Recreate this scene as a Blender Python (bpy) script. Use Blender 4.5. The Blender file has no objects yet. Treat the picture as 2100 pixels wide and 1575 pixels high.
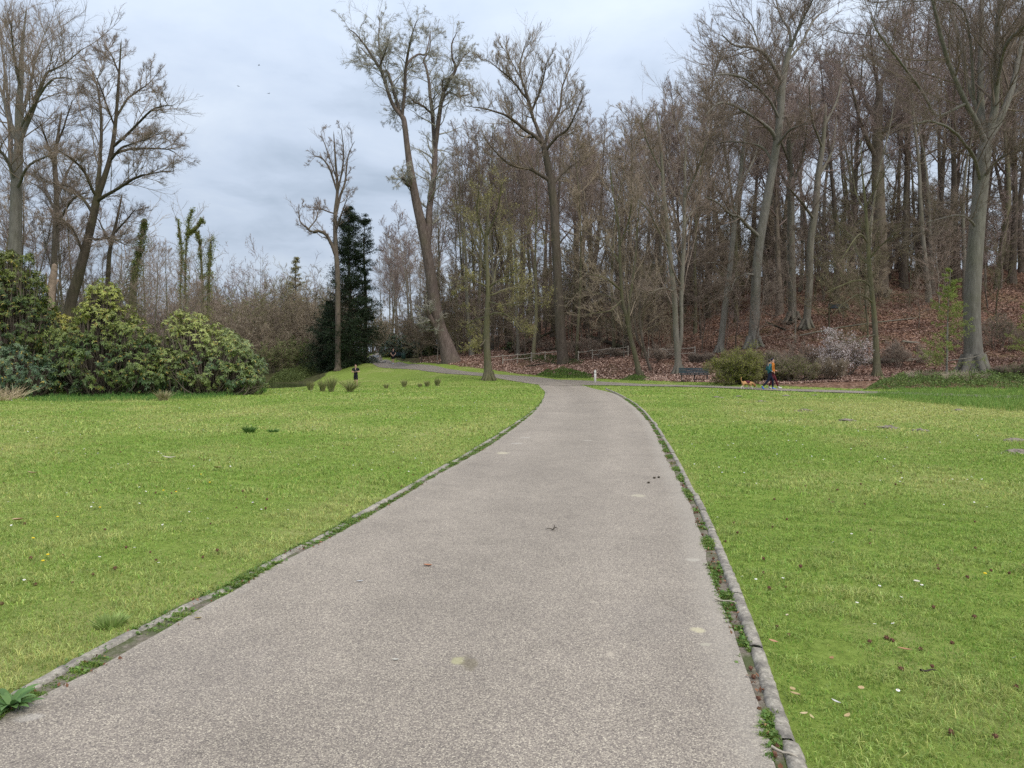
import bpy, math, random
import numpy as np
from mathutils import Vector, Matrix
random.seed(7)
PI = math.pi
# ---------------------------------------------------------------- camera constants (photo is 2100x1575)
F, CX, HY, CZ = 1456.0, 1050.0, 743.0, 1.55
sc = bpy.context.scene
COL = sc.collection

def P(px, py, d):
    return np.array([(px - CX) / F * d, d, CZ + (HY - py) / F * d])

# ---------------------------------------------------------------- helpers: objects
def tag(o, label=None, cat=None, group=None, kind=None):
    if label: o['label'] = label
    if cat: o['category'] = cat
    if group: o['group'] = group
    if kind: o['kind'] = kind
    return o

def thing(name, loc, label, cat, group=None, rz=0.0):
    o = bpy.data.objects.new(name, None)
    o.empty_display_size = 0.2
    COL.objects.link(o)
    o.location = loc
    o.rotation_euler = (0, 0, rz)
    return tag(o, label, cat, group)

def mesh_from(name, pieces, mat, smooth=True):
    """pieces: list of (verts Nx3, faces Mx3 or Mx4[, colours Nx3])"""
    vs, n = [], 0
    loops, starts, totals, cols = [], [], [], []
    ls = 0
    anycol = any(len(p) > 2 and p[2] is not None for p in pieces)
    for p in pieces:
        V = np.asarray(p[0], dtype=np.float32)
        if len(V) == 0: continue
        fl = p[1] if isinstance(p[1], list) else [p[1]]
        for Fa in fl:
            Fa = np.asarray(Fa, dtype=np.int32)
            if len(Fa) == 0: continue
            loops.append((Fa + n).ravel())
            k = Fa.shape[1]
            starts.append(ls + np.arange(len(Fa), dtype=np.int32) * k)
            totals.append(np.full(len(Fa), k, dtype=np.int32))
            ls += len(Fa) * k
        if anycol:
            c = p[2] if len(p) > 2 and p[2] is not None else np.ones((len(V), 3))
            c = np.asarray(c, dtype=np.float32)
            if c.ndim == 1: c = np.tile(c, (len(V), 1))
            cols.append(c)
        vs.append(V); n += len(V)
    V = np.concatenate(vs); L = np.concatenate(loops)
    S = np.concatenate(starts); T = np.concatenate(totals)
    me = bpy.data.meshes.new(name)
    me.vertices.add(len(V)); me.vertices.foreach_set('co', V.ravel())
    me.loops.add(len(L)); me.loops.foreach_set('vertex_index', L)
    me.polygons.add(len(S)); me.polygons.foreach_set('loop_start', S)
    me.polygons.foreach_set('loop_total', T)
    me.polygons.foreach_set('use_smooth', np.full(len(S), smooth, dtype=bool))
    if anycol:
        C = np.concatenate(cols)
        at = me.color_attributes.new('tint', 'FLOAT_COLOR', 'POINT')
        at.data.foreach_set('color', np.concatenate([C, np.ones((len(C), 1), np.float32)], 1).ravel())
    me.update(calc_edges=True)
    if mat: me.materials.append(mat)
    return me

def obj(name, pieces, mat, parent=None, smooth=True):
    me = pieces if isinstance(pieces, bpy.types.Mesh) else mesh_from(name, pieces, mat, smooth)
    o = bpy.data.objects.new(name, me)
    COL.objects.link(o)
    if parent: o.parent = parent
    return o

def copy_tree(src, loc, rz, sx=1.0, sz=1.0, tilt=(0, 0)):
    r = src.copy(); COL.objects.link(r)
    r.location = loc; r.rotation_euler = (tilt[0], tilt[1], rz); r.scale = (sx, sx, sz)
    for ch in src.children:
        c = ch.copy(); COL.objects.link(c); c.parent = r
        for g in ch.children:
            h = g.copy(); COL.objects.link(h); h.parent = c
    return r

# ---------------------------------------------------------------- helpers: geometry
def nrm(a):
    return a / np.maximum(np.linalg.norm(a, axis=-1, keepdims=True), 1e-9)

def tubes(P_, R_, sides=4, tip=True):
    """P_ (B,N,3) R_ (B,N) -> verts, [quads, tris]"""
    P_ = np.asarray(P_, float); R_ = np.asarray(R_, float)
    if P_.ndim == 2: P_ = P_[None]; R_ = R_[None]
    B, N, _ = P_.shape
    T = np.empty_like(P_)
    T[:, 1:-1] = P_[:, 2:] - P_[:, :-2]
    T[:, 0] = P_[:, 1] - P_[:, 0]; T[:, -1] = P_[:, -1] - P_[:, -2]
    T = nrm(T)
    D = nrm(P_[:, -1] - P_[:, 0])
    ref = np.where(np.abs(D[:, 2:3]) > 0.7, np.array([[1., 0.13, 0]]), np.array([[0.1, 0.05, 1.]]))[:, None, :]
    U = nrm(np.cross(T, np.broadcast_to(ref, T.shape))); W = np.cross(T, U)
    a = np.arange(sides) / sides * 2 * PI
    nr = N - 1 if tip else N
    ring = (P_[:, :nr, None] + R_[:, :nr, None, None] * (np.cos(a)[None, None, :, None] * U[:, :nr, None] + np.sin(a)[None, None, :, None] * W[:, :nr, None]))
    V = ring.reshape(B, nr * sides, 3)
    per = nr * sides
    if tip:
        V = np.concatenate([V, P_[:, -1:]], 1); per += 1
    base = (np.arange(B) * per)[:, None, None, None]
    i = np.arange(nr - 1)[None, :, None]; j = np.arange(sides)[None, None, :]
    j2 = (j + 1) % sides
    q = np.stack([i * sides + j, i * sides + j2, (i + 1) * sides + j2, (i + 1) * sides + j], -1)
    Q = (q + base).reshape(-1, 4) if nr > 1 else np.zeros((0, 4), int)
    out = [Q]
    if tip:
        jj = np.arange(sides); o = (nr - 1) * sides
        t = np.stack([o + jj, o + (jj + 1) % sides, np.full(sides, per - 1)], -1)
        out.append((t[None] + (np.arange(B) * per)[:, None, None]).reshape(-1, 3))
    return V.reshape(-1, 3), out

def box(cx, cy, cz, sx, sy, sz, rot=0.0, bev=0.0):
    x, y, z = sx / 2, sy / 2, sz / 2
    if bev > 0:
        b = bev; pts = []
        for zz, k in ((-z, b), (-z + b, 0), (z - b, 0), (z, b)):
            X, Y = x - k, y - k
            pts += [(-X + (b if k == 0 else 0), -Y, zz), (X - (b if k == 0 else 0), -Y, zz), (X, -Y + (b if k == 0 else 0), zz), (X, Y - (b if k == 0 else 0), zz),
                    (X - (b if k == 0 else 0), Y, zz), (-X + (b if k == 0 else 0), Y, zz), (-X, Y - (b if k == 0 else 0), zz), (-X, -Y + (b if k == 0 else 0), zz)]
        V = np.array(pts)
        q = [[l * 8 + i, l * 8 + (i + 1) % 8, (l + 1) * 8 + (i + 1) % 8, (l + 1) * 8 + i] for l in range(3) for i in range(8)]
        caps = [list(range(7, -1, -1)), list(range(24, 32))]
        c, s = math.cos(rot), math.sin(rot)
        V = np.stack([V[:, 0] * c - V[:, 1] * s + cx, V[:, 0] * s + V[:, 1] * c + cy, V[:, 2] + cz], 1)
        return V, [np.array(q), np.array(caps)]
    V = np.array([(-x, -y, -z), (x, -y, -z), (x, y, -z), (-x, y, -z), (-x, -y, z), (x, -y, z), (x, y, z), (-x, y, z)])
    c, s = math.cos(rot), math.sin(rot)
    V = np.stack([V[:, 0] * c - V[:, 1] * s + cx, V[:, 0] * s + V[:, 1] * c + cy, V[:, 2] + cz], 1)
    Fq = np.array([(3, 2, 1, 0), (4, 5, 6, 7), (0, 1, 5, 4), (1, 2, 6, 5), (2, 3, 7, 6), (3, 0, 4, 7)])
    return V, Fq

def bar(a, b, w, h):
    """box-like bar between points a and b"""
    a = np.array(a, float); b = np.array(b, float)
    t = nrm(b - a); up = np.array([0, 0, 1.]) if abs(t[2]) < 0.9 else np.array([0, 1., 0])
    u = nrm(np.cross(t, up)); v = np.cross(u, t)
    V = []
    for p in (a, b):
        for su, sv in ((-1, -1), (1, -1), (1, 1), (-1, 1)):
            V.append(p + u * su * w / 2 + v * sv * h / 2)
    return np.array(V), np.array([(0, 1, 2, 3), (7, 6, 5, 4), (0, 4, 5, 1), (1, 5, 6, 2), (2, 6, 7, 3), (3, 7, 4, 0)])

def ball(c, r, seg=10, rings=7, sc3=(1, 1, 1)):
    V = [(0, 0, -1)]
    for i in range(1, rings):
        t = -PI / 2 + PI * i / rings
        for j in range(seg):
            a = 2 * PI * j / seg
            V.append((math.cos(t) * math.cos(a), math.cos(t) * math.sin(a), math.sin(t)))
    V.append((0, 0, 1)); V = np.array(V) * r * np.array(sc3) + np.array(c)
    q = []; t3 = []
    for j in range(seg):
        t3.append((0, 1 + (j + 1) % seg, 1 + j))
        t3.append((len(V) - 1, 1 + (rings - 2) * seg + j, 1 + (rings - 2) * seg + (j + 1) % seg))
        for i in range(rings - 2):
            q.append((1 + i * seg + j, 1 + i * seg + (j + 1) % seg, 1 + (i + 1) * seg + (j + 1) % seg, 1 + (i + 1) * seg + j))
    return V, [np.array(q), np.array(t3)]

def catmull(pts, n):
    pts = np.asarray(pts, float)
    if len(pts) == 2:
        t = np.linspace(0, 1, n)[:, None]; return pts[0] * (1 - t) + pts[1] * t
    Q = np.vstack([2 * pts[0] - pts[1], pts, 2 * pts[-1] - pts[-2]])
    u = np.linspace(0, len(pts) - 1 - 1e-6, n); i = u.astype(int); t = (u - i)[:, None]
    a, b, c, d = Q[i], Q[i + 1], Q[i + 2], Q[i + 3]
    return 0.5 * (2 * b + (c - a) * t + (2 * a - 5 * b + 4 * c - d) * t ** 2 + (3 * b - a - 3 * c + d) * t ** 3)

def resample(pts, step=None, n=None):
    pts = np.asarray(pts, float)
    s = np.concatenate([[0], np.cumsum(np.linalg.norm(np.diff(pts, axis=0), axis=1))])
    if n is None: n = max(2, int(s[-1] / step) + 1)
    t = np.linspace(0, s[-1], n)
    return np.stack([np.interp(t, s, pts[:, k]) for k in range(pts.shape[1])], 1)

class Waves:
    """smooth pseudo-noise in the plane, about -1..1"""
    def __init__(s, scale, seed, n=9):
        r = np.random.default_rng(seed)
        a = r.uniform(0, 2 * PI, n); k = 2 * PI / scale * r.uniform(0.5, 2.0, n)
        s.k = np.stack([np.cos(a) * k, np.sin(a) * k]); s.p = r.uniform(0, 2 * PI, n); s.n = n
    def __call__(s, x, y):
        x = np.asarray(x, float); y = np.asarray(y, float)
        o = np.zeros(np.broadcast(x, y).shape)
        for i in range(s.n): o += np.sin(s.k[0, i] * x + s.k[1, i] * y + s.p[i])
        return o / math.sqrt(s.n) / 1.1

# ---------------------------------------------------------------- terrain
_pt = []
for x in (-60, -40, -20, 0, 20, 40, 60):
    for y in (-30, 0, 20): _pt.append((x, y, 0.0))
for x in (-24, -10, 5, 18): _pt.append((x, 33, 0.0))
for px, py, d in [(1150, 783, 56.4), (1340, 791, 47), (1720, 804, 37), (1250, 786, 52), (540, 805, 36.4), (300, 812, 32.7), (0, 818, 30),
                  (730, 793, 56), (635, 795, 54), (600, 798, 57), (620, 783, 74), (620, 765, 80), (640, 752, 86), (640, 790, 62), (680, 770, 72), (700, 748, 84),
                  (764, 746, 79), (836, 757, 72), (921, 767, 65), (1007, 774, 60), (1093, 783, 56), (1121, 776, 60), (1007, 767, 64), (921, 757, 69.5),
                  (836, 747, 77), (813, 744, 80), (779, 727, 105), (764, 729, 100), (770, 722, 130), (300, 760, 80), (100, 760, 80), (450, 762, 110),
                  (925, 741, 73), (1100, 733, 72), (1250, 700, 78), (1250, 745, 60), (1390, 768, 52.5), (1310, 770, 55), (1545, 715, 60), (1477, 725, 62),
                  (1550, 786, 43), (1640, 775, 45), (1800, 772, 44), (1800, 745, 50), (2000, 762, 45), (2100, 780, 40), (2250, 770, 40), (1720, 636, 66), (1900, 620, 68),
                  (2050, 600, 68), (2250, 600, 68), (1620, 690, 62), (1450, 640, 85), (1300, 650, 100), (1100, 690, 95), (1800, 570, 88), (1600, 580, 95), (2100, 560, 85), (2300, 560, 90),
                  (1400, 590, 115), (1200, 630, 130), (1000, 690, 130), (900, 715, 120), (860, 735, 90)]:
    w = P(px, py, d); _pt.append((w[0], w[1], w[2]))
_pt += [(-24, 65, -1.15), (-20, 66, -1.15), (-30, 64, -1.0), (-38, 62, 0.2), (-90, 60, 0.3), (-90, 120, 0.6), (-40, 160, 1.5), (0, 180, 4), (-120, 200, 1), (40, 180, 12), (100, 150, 14), (100, 90, 13), (90, 45, 3), (120, 20, 1),
        (0, 260, 4), (100, 260, 8), (-150, 0, 0), (-150, 100, 0.5), (150, 0, 1), (0, -80, 0)]
_pt = np.array(_pt); _XY = _pt[:, :2]; _c2 = 16.0
_K = np.sqrt(((_XY[:, None] - _XY[None]) ** 2).sum(-1) + _c2)
_n = len(_pt)
_A = np.zeros((_n + 1, _n + 1)); _A[:_n, :_n] = _K - np.eye(_n) * 0.15; _A[:_n, _n] = 1; _A[_n, :_n] = 1
_w = np.linalg.solve(_A, np.concatenate([_pt[:, 2], [0]]))

def sstep(a, b, x):
    t = np.clip((x - a) / (b - a), 0, 1); return t * t * (3 - 2 * t)

_wv = Waves(9, 5); _wv2 = Waves(2.3, 6)
def ht(x, y):
    x = np.asarray(x, float); y = np.asarray(y, float); sh = x.shape
    X = np.stack([np.clip(x.ravel(), -170, 170), np.clip(y.ravel(), -100, 280)], 1)
    z = np.empty(len(X))
    for i in range(0, len(X), 20000):
        q = X[i:i + 20000]
        K = np.sqrt(((q[:, None] - _XY[None]) ** 2).sum(-1) + _c2)
        z[i:i + 20000] = K @ _w[:_n] + _w[_n]
    z = z.reshape(sh) * sstep(27, 40, y)
    bump = sstep(62, 85, y) + sstep(12, 30, x) * sstep(46, 60, y)
    z = z + bump * (0.25 * _wv(x, y) + 0.06 * _wv2(x, y))
    return z

_dd = np.concatenate([np.arange(2, 60, 0.1), np.arange(60, 260, 0.25)])
def G(px, py):
    """where the view ray through photo pixel (px, py) meets the ground"""
    x = (px - CX) / F * _dd; z = CZ + (HY - py) / F * _dd
    h = ht(x, _dd); k = np.argmax(h >= z)
    if h[k] < z[k]: k = len(_dd) - 1
    d = _dd[k]
    if k > 0:
        a = z[k - 1] - h[k - 1]; b = z[k] - h[k]; t = a / (a - b + 1e-12); d = _dd[k - 1] + (_dd[k] - _dd[k - 1]) * t
    X = (px - CX) / F * d
    return np.array([X, d, float(ht(X, d))])

def at(px, d):
    """ground point in the direction of photo column px, d metres away"""
    x = (px - CX) / F * d
    return np.array([x, d, float(ht(x, d))])

def GL(l): return np.array([G(a, b) for a, b in l])

def inpoly(x, y, poly):
    x = np.asarray(x); y = np.asarray(y); c = np.zeros(x.shape, bool); n = len(poly); j = n - 1
    for i in range(n):
        xi, yi = poly[i][:2]; xj, yj = poly[j][:2]
        with np.errstate(divide='ignore', invalid='ignore'):
            c ^= ((yi > y) != (yj > y)) & (x < (xj - xi) * (y - yi) / (yj - yi + 1e-12) + xi)
        j = i
    return c

def dpoly(x, y, line, closed=True):
    x = np.asarray(x, float); y = np.asarray(y, float); best = np.full(x.shape, 1e9)
    n = len(line)
    for i in range(n if closed else n - 1):
        a = line[i][:2]; b = line[(i + 1) % n][:2]; dx, dy = b[0] - a[0], b[1] - a[1]
        L = dx * dx + dy * dy + 1e-12
        t = np.clip(((x - a[0]) * dx + (y - a[1]) * dy) / L, 0, 1)
        best = np.minimum(best, (x - a[0] - t * dx) ** 2 + (y - a[1] - t * dy) ** 2)
    return np.sqrt(best)

# ---------------------------------------------------------------- materials
MATS = {}
def mat(name):
    m = bpy.data.materials.new(name); m.use_nodes = True
    nt = m.node_tree; nt.nodes.clear()
    out = nt.nodes.new('ShaderNodeOutputMaterial'); bs = nt.nodes.new('ShaderNodeBsdfPrincipled')
    nt.links.new(bs.outputs[0], out.inputs[0])
    bs.inputs['Specular IOR Level'].default_value = 0.25
    bs.inputs['Roughness'].default_value = 0.85
    MATS[name] = m
    return m, nt, bs

def N(nt, typ, **kw):
    n = nt.nodes.new(typ)
    for k, v in kw.items():
        if k.startswith('i_'):
            n.inputs[k[2:].replace('_', ' ')].default_value = v
        else: setattr(n, k, v)
    return n

def mixc(nt, fac, a, b, blend='MIX'):
    n = nt.nodes.new('ShaderNodeMix'); n.data_type = 'RGBA'; n.blend_type = blend
    for idx, v in ((0, fac), (6, a), (7, b)):
        if isinstance(v, (int, float)): n.inputs[idx].default_value = v
        elif isinstance(v, (tuple, list)): n.inputs[idx].default_value = (*v[:3], 1)
        else: nt.links.new(v, n.inputs[idx])
    return n.outputs[2]

def ramp(nt, src, stops):
    r = nt.nodes.new('ShaderNodeValToRGB'); e = r.color_ramp.elements
    while len(e) < len(stops): e.new(0.5)
    for i, (p, c) in enumerate(stops):
        e[i].position = p; e[i].color = (*c, 1) if isinstance(c, tuple) else (c, c, c, 1)
    nt.links.new(src, r.inputs[0]); return r.outputs[0]

def noise(nt, vec, scale, detail=4, rough=0.55, dist=0.0):
    n = N(nt, 'ShaderNodeTexNoise'); n.inputs['Scale'].default_value = scale; n.inputs['Detail'].default_value = detail
    n.inputs['Roughness'].default_value = rough; n.inputs['Distortion'].default_value = dist
    if vec is not None: nt.links.new(vec, n.inputs['Vector'])
    return n.outputs['Fac']

def math_(nt, op, a, b=None, clamp=False):
    n = nt.nodes.new('ShaderNodeMath'); n.operation = op; n.use_clamp = clamp
    for i, v in enumerate((a, b)):
        if v is None: continue
        if isinstance(v, (int, float)): n.inputs[i].default_value = v
        else: nt.links.new(v, n.inputs[i])
    return n.outputs[0]

def mapping(nt, vec, scale):
    m = N(nt, 'ShaderNodeMapping'); m.inputs['Scale'].default_value = scale; nt.links.new(vec, m.inputs['Vector']); return m.outputs[0]

def bump(nt, bs, h, strength=0.4, dist=0.02):
    b = N(nt, 'ShaderNodeBump'); b.inputs['Strength'].default_value = strength; b.inputs['Distance'].default_value = dist
    nt.links.new(h, b.inputs['Height']); nt.links.new(b.outputs[0], bs.inputs['Normal'])

def bark(name, c1, c2, moss=(0.10, 0.11, 0.03), mossamt=0.35, b=0.5):
    m, nt, bs = mat(name)
    tc = N(nt, 'ShaderNodeTexCoord').outputs['Object']
    v = mapping(nt, tc, (4.0, 4.0, 0.8))
    f = noise(nt, v, 2.2, 6, 0.65)
    c = ramp(nt, f, [(0.3, c1), (0.7, c2)])
    streak = noise(nt, mapping(nt, tc, (3, 3, 0.25)), 1.5, 3)
    c = mixc(nt, math_(nt, 'MULTIPLY', ramp(nt, streak, [(0.35, 0.0), (0.7, 1.0)]), 0.35), c, tuple(x * 0.45 for x in c1))
    mf = ramp(nt, noise(nt, tc, 0.5, 5, 0.6), [(0.55 - mossamt * 0.4, 0.0), (0.85 - mossamt * 0.4, 1.0)])
    c = mixc(nt, math_(nt, 'MULTIPLY', mf, min(1, mossamt * 1.6)), c, moss)
    rnd = N(nt, 'ShaderNodeObjectInfo').outputs['Random']
    hs = N(nt, 'ShaderNodeHueSaturation'); nt.links.new(c, hs.inputs['Color'])
    nt.links.new(math_(nt, 'ADD', math_(nt, 'MULTIPLY', rnd, 0.5), 0.75), hs.inputs['Value'])
    nt.links.new(hs.outputs[0], bs.inputs['Base Color'])
    bump(nt, bs, noise(nt, v, 7, 5, 0.7), b, 0.04)
    bs.inputs['Roughness'].default_value = 0.9
    return m

def twig(name, c1, c2):
    m, nt, bs = mat(name)
    tc = N(nt, 'ShaderNodeTexCoord').outputs['Object']
    c = ramp(nt, noise(nt, tc, 0.9, 4), [(0.3, c1), (0.7, c2)])
    rnd = N(nt, 'ShaderNodeObjectInfo').outputs['Random']
    hs = N(nt, 'ShaderNodeHueSaturation'); nt.links.new(c, hs.inputs['Color'])
    nt.links.new(math_(nt, 'ADD', math_(nt, 'MULTIPLY', rnd, 0.5), 0.75), hs.inputs['Value'])
    nt.links.new(hs.outputs[0], bs.inputs['Base Color'])
    return m

def leafmat(name, rough=0.55, trans=0.25, spec=0.3, gain=1.0):
    """colour per leaf from the mesh's own tint attribute"""
    m, nt, bs = mat(name)
    a = N(nt, 'ShaderNodeAttribute', attribute_name='tint')
    tc = N(nt, 'ShaderNodeTexCoord').outputs['Object']
    c = mixc(nt, 1.0, a.outputs['Color'], ramp(nt, noise(nt, tc, 9, 2), [(0.3, 0.75 * gain), (0.7, 1.2 * gain)]), 'MULTIPLY')
    nt.links.new(c, bs.inputs['Base Color'])
    bs.inputs['Roughness'].default_value = rough; bs.inputs['Specular IOR Level'].default_value = spec
    if trans > 0:
        tr = N(nt, 'ShaderNodeBsdfTranslucent'); nt.links.new(c, tr.inputs['Color'])
        mx = N(nt, 'ShaderNodeMixShader'); mx.inputs[0].default_value = trans
        nt.links.new(bs.outputs[0], mx.inputs[1]); nt.links.new(tr.outputs[0], mx.inputs[2])
        out = [n for n in nt.nodes if n.type == 'OUTPUT_MATERIAL'][0]
        nt.links.new(mx.outputs[0], out.inputs[0])
    return m

def plain(name, c, rough=0.7, spec=0.3, var=0.25, scale=20, bmp=0.15):
    m, nt, bs = mat(name)
    tc = N(nt, 'ShaderNodeTexCoord').outputs['Object']
    f = noise(nt, tc, scale, 4)
    col = ramp(nt, f, [(0.3, tuple(x * (1 - var) for x in c)), (0.7, tuple(min(1, x * (1 + var)) for x in c))])
    nt.links.new(col, bs.inputs['Base Color'])
    bs.inputs['Roughness'].default_value = rough; bs.inputs['Specular IOR Level'].default_value = spec
    if bmp: bump(nt, bs, noise(nt, tc, scale * 3, 3), bmp, 0.01)
    return m

B_GREY = bark('bark_grey', (0.15, 0.13, 0.105), (0.27, 0.245, 0.20), mossamt=0.25)
B_BEECH = bark('bark_smooth_beech', (0.15, 0.135, 0.115), (0.28, 0.26, 0.225), mossamt=0.22, b=0.25)
B_BROWN = bark('bark_brown', (0.095, 0.073, 0.058), (0.21, 0.17, 0.135), mossamt=0.22)
B_DARK = bark('bark_dark', (0.035, 0.028, 0.02), (0.095, 0.075, 0.055), mossamt=0.25)
B_POP = bark('bark_furrowed', (0.075, 0.055, 0.045), (0.20, 0.155, 0.135), mossamt=0.16, b=0.9)
B_MOSS = bark('bark_mossy', (0.10, 0.085, 0.06), (0.20, 0.175, 0.125), moss=(0.125, 0.125, 0.045), mossamt=0.45)
T_BROWN = twig('twigs_brown', (0.155, 0.12, 0.095), (0.30, 0.235, 0.185))
T_MAUVE = twig('twigs_mauve', (0.155, 0.118, 0.105), (0.31, 0.235, 0.205))
T_PALE = twig('twigs_pale', (0.24, 0.225, 0.18), (0.44, 0.415, 0.34))
T_MOSS = twig('twigs_mossy', (0.12, 0.105, 0.06), (0.24, 0.21, 0.12))
T_TAN = twig('twigs_tan', (0.19, 0.15, 0.105), (0.36, 0.29, 0.21))
L_LEAF = leafmat('leaf', 0.5, 0.25)
L_RHODO = leafmat('leathery_leaf', 0.42, 0.15, 0.4)
L_DARK = leafmat('needle_foliage', 0.6, 0.1)
L_GRASS = leafmat('grass_blade', 0.6, 0.3, 0.2)
L_LITTER = leafmat('dry_leaf', 0.8, 0.1, 0.15)

# ---------------------------------------------------------------- branch growth (vectorised per level)
def grow(S, D, L, R0, R1, nseg, wob, trop, rng):
    B = len(S); pts = np.empty((B, nseg + 1, 3)); pts[:, 0] = S; d = nrm(D.copy()); p = S.copy()
    up = np.array([0, 0, 1.])
    for i in range(nseg):
        d = nrm(d + rng.normal(0, wob, (B, 3)) + trop * up)
        p = p + d * (L / nseg)[:, None]; pts[:, i + 1] = p
    t = np.linspace(0, 1, nseg + 1)[None]
    return pts, R0[:, None] * (1 - t) + R1[:, None] * t

def spawn(pts, rad, k, t0, t1, ang, angsd, lratio, rratio, rng, Lpar=None, minr=0.0, shape=0.6, flat=0.0):
    """k children on each branch -> start, dir, len, r"""
    B, n, _ = pts.shape; nseg = n - 1
    if Lpar is None: Lpar = np.linalg.norm(np.diff(pts, axis=1), axis=2).sum(1)
    t = (np.arange(k)[None] + rng.uniform(0, 1, (B, k))) / k * (t1 - t0) + t0
    u = np.clip(t * nseg, 0, nseg - 1e-4); i = u.astype(int); f = (u - i)[..., None]
    bi = np.arange(B)[:, None]
    a = pts[bi, i]; b = pts[bi, i + 1]; S = a + (b - a) * f; T = nrm(b - a)
    r = rad[bi, i] * (1 - f[..., 0]) + rad[bi, i + 1] * f[..., 0]
    az = rng.uniform(0, 2 * PI, (B, k)); ref = np.where(np.abs(T[..., 2:3]) > 0.8, np.array([1., 0, 0]), np.array([0, 0, 1.]))
    U = nrm(np.cross(T, ref)); W = np.cross(T, U)
    th = np.radians(rng.normal(ang, angsd, (B, k)))[..., None]
    side = np.cos(az)[..., None] * U + np.sin(az)[..., None] * W * (1 - flat)
    D = np.cos(th) * T + np.sin(th) * nrm(side)
    L = np.maximum(Lpar[:, None], .5) * lratio * (1 - shape * (t - t0) / max(1e-3, t1 - t0)) * rng.uniform(0.6, 1.25, (B, k))
    R = np.maximum(r * rratio, minr)
    return S.reshape(-1, 3), D.reshape(-1, 3), L.ravel(), R.ravel()

def twigs_from(pts, rad, rng, k2=7, k3=6, k4=6, l2=0.45, l3=0.45, l4=0.5, tw=0.006, trop=0.05, ang=42, wob=0.14, t0=0.15, tips=False):
    """three more generations of branches; returns mesh pieces and twig tip points"""
    out = []
    S, D, L, R = spawn(pts, rad, k2, t0, 1.0, ang, 12, l2, 0.26, rng, minr=tw * 2.2, shape=.35)
    p2, r2 = grow(S, D, L, R, np.full(len(R), tw * 1.6), 4, wob, trop, rng); out.append(tubes(p2, r2, 4))
    S, D, L, R = spawn(p2, r2, k3, 0.15, 1.0, ang, 12, l3, 0.6, rng, minr=tw * 1.6)
    p3, r3 = grow(S, D, L, R, np.full(len(R), tw), 3, wob, trop, rng); out.append(tubes(p3, r3, 3))
    S, D, L, R = spawn(p3, r3, k4, 0.1, 1.0, ang, 14, l4, 0.7, rng, minr=tw)
    p4, r4 = grow(S, D, L, np.full(len(R), tw * .95), np.full(len(R), tw * 0.6), 1, wob, trop, rng); out.append(tubes(p4, r4, 3))
    T = p4.reshape(-1, 3) if tips else None
    return out, T

def rand_unit(n, rng): return nrm(rng.normal(0, 1, (n, 3)))

def leaves(C, size, rng, colA, colB, nrml=None, aspect=0.5, jitter=1.0, szvar=0.4, mixw=None):
    """diamond leaves folded on the midrib, centred at C"""
    n = len(C)
    if n == 0: return np.zeros((0, 3)), np.zeros((0, 4), int), np.zeros((0, 3))
    d = rand_unit(n, rng)
    nn = rand_unit(n, rng) * jitter + (nrml if nrml is not None else 0)
    s = nrm(np.cross(d, nn)); up = nrm(np.cross(s, d))
    L = size * (1 + szvar * rng.uniform(-1, 1, n))[:, None]; W = L * aspect
    V = np.stack([C - d * L * 0.5, C + s * W * 0.5 + up * W * 0.12, C + d * L * 0.5, C - s * W * 0.5 + up * W * 0.12], 1).reshape(-1, 3)
    Fq = np.arange(n * 4).reshape(-1, 4)
    t = (mixw if mixw is not None else rng.uniform(0, 1, n))[:, None]
    c = (np.array(colA)[None] * (1 - t) + np.array(colB)[None] * t) * rng.uniform(0.75, 1.25, (n, 1))
    return V, Fq, np.repeat(c, 4, 0)

# ---------------------------------------------------------------- the setting: path, verge, kerbs, ground
left_as = [(-420, 1705), (-200, 1588), (0, 1479), (114, 1419), (240, 1353), (371, 1276), (469, 1221), (571, 1161), (700, 1094), (800, 1036), (900, 975), (1006, 914), (1071, 866), (1100, 840), (1117, 814), (1117, 797), (1105, 786)]
right_as = [(1660, 1900), (1620, 1700), (1586, 1575), (1557, 1459), (1514, 1333), (1480, 1241), (1451, 1159), (1443, 1114), (1403, 1009), (1371, 949), (1346, 894), (1329, 866), (1300, 834), (1266, 811), (1237, 797), (1200, 788)]
def flat(l): return np.array([[(a - CX) / F * (CZ * F / (b - HY)), CZ * F / (b - HY), 0] for a, b in l])
LA = flat(left_as); RA = flat(right_as)
LA = np.vstack([[[LA[0][0] - 1.6, -9.0, 0]], catmull(LA, 500)]); RA = np.vstack([[[RA[0][0] - .8, -9.0, 0]], catmull(RA, 500)])
LA = resample(LA, n=420); RA = resample(RA, n=420)
# far arm of the path (to the left, rising) and the side path (to the right)
FL = GL([(1105, 786), (1093, 783), (1007, 774), (921, 767), (836, 757), (764, 746), (745, 737), (757, 730), (772, 724)])
FU = GL([(1200, 788), (1121, 776), (1007, 767), (921, 757), (836, 747), (800, 740), (783, 733), (782, 728), (784, 723)])
SL = GL([(1180, 790), (1260, 791), (1340, 793), (1530, 799), (1720, 806), (1900, 812), (2200, 822), (2500, 832)])
SU = GL([(1130, 779), (1230, 783), (1340, 789), (1530, 795), (1720, 801.5), (1900, 807), (2200, 816), (2500, 825)])
FL[0] = LA[-1]; FL[1] = LA[-1] + (FL[2] - LA[-1]) * .12; FU[0] = RA[-1]
FL = resample(catmull(FL, 300), n=160); FU = resample(catmull(FU, 300), n=160)
SL = resample(catmull(SL, 200), n=120); SU = resample(catmull(SU, 200), n=120)

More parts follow.
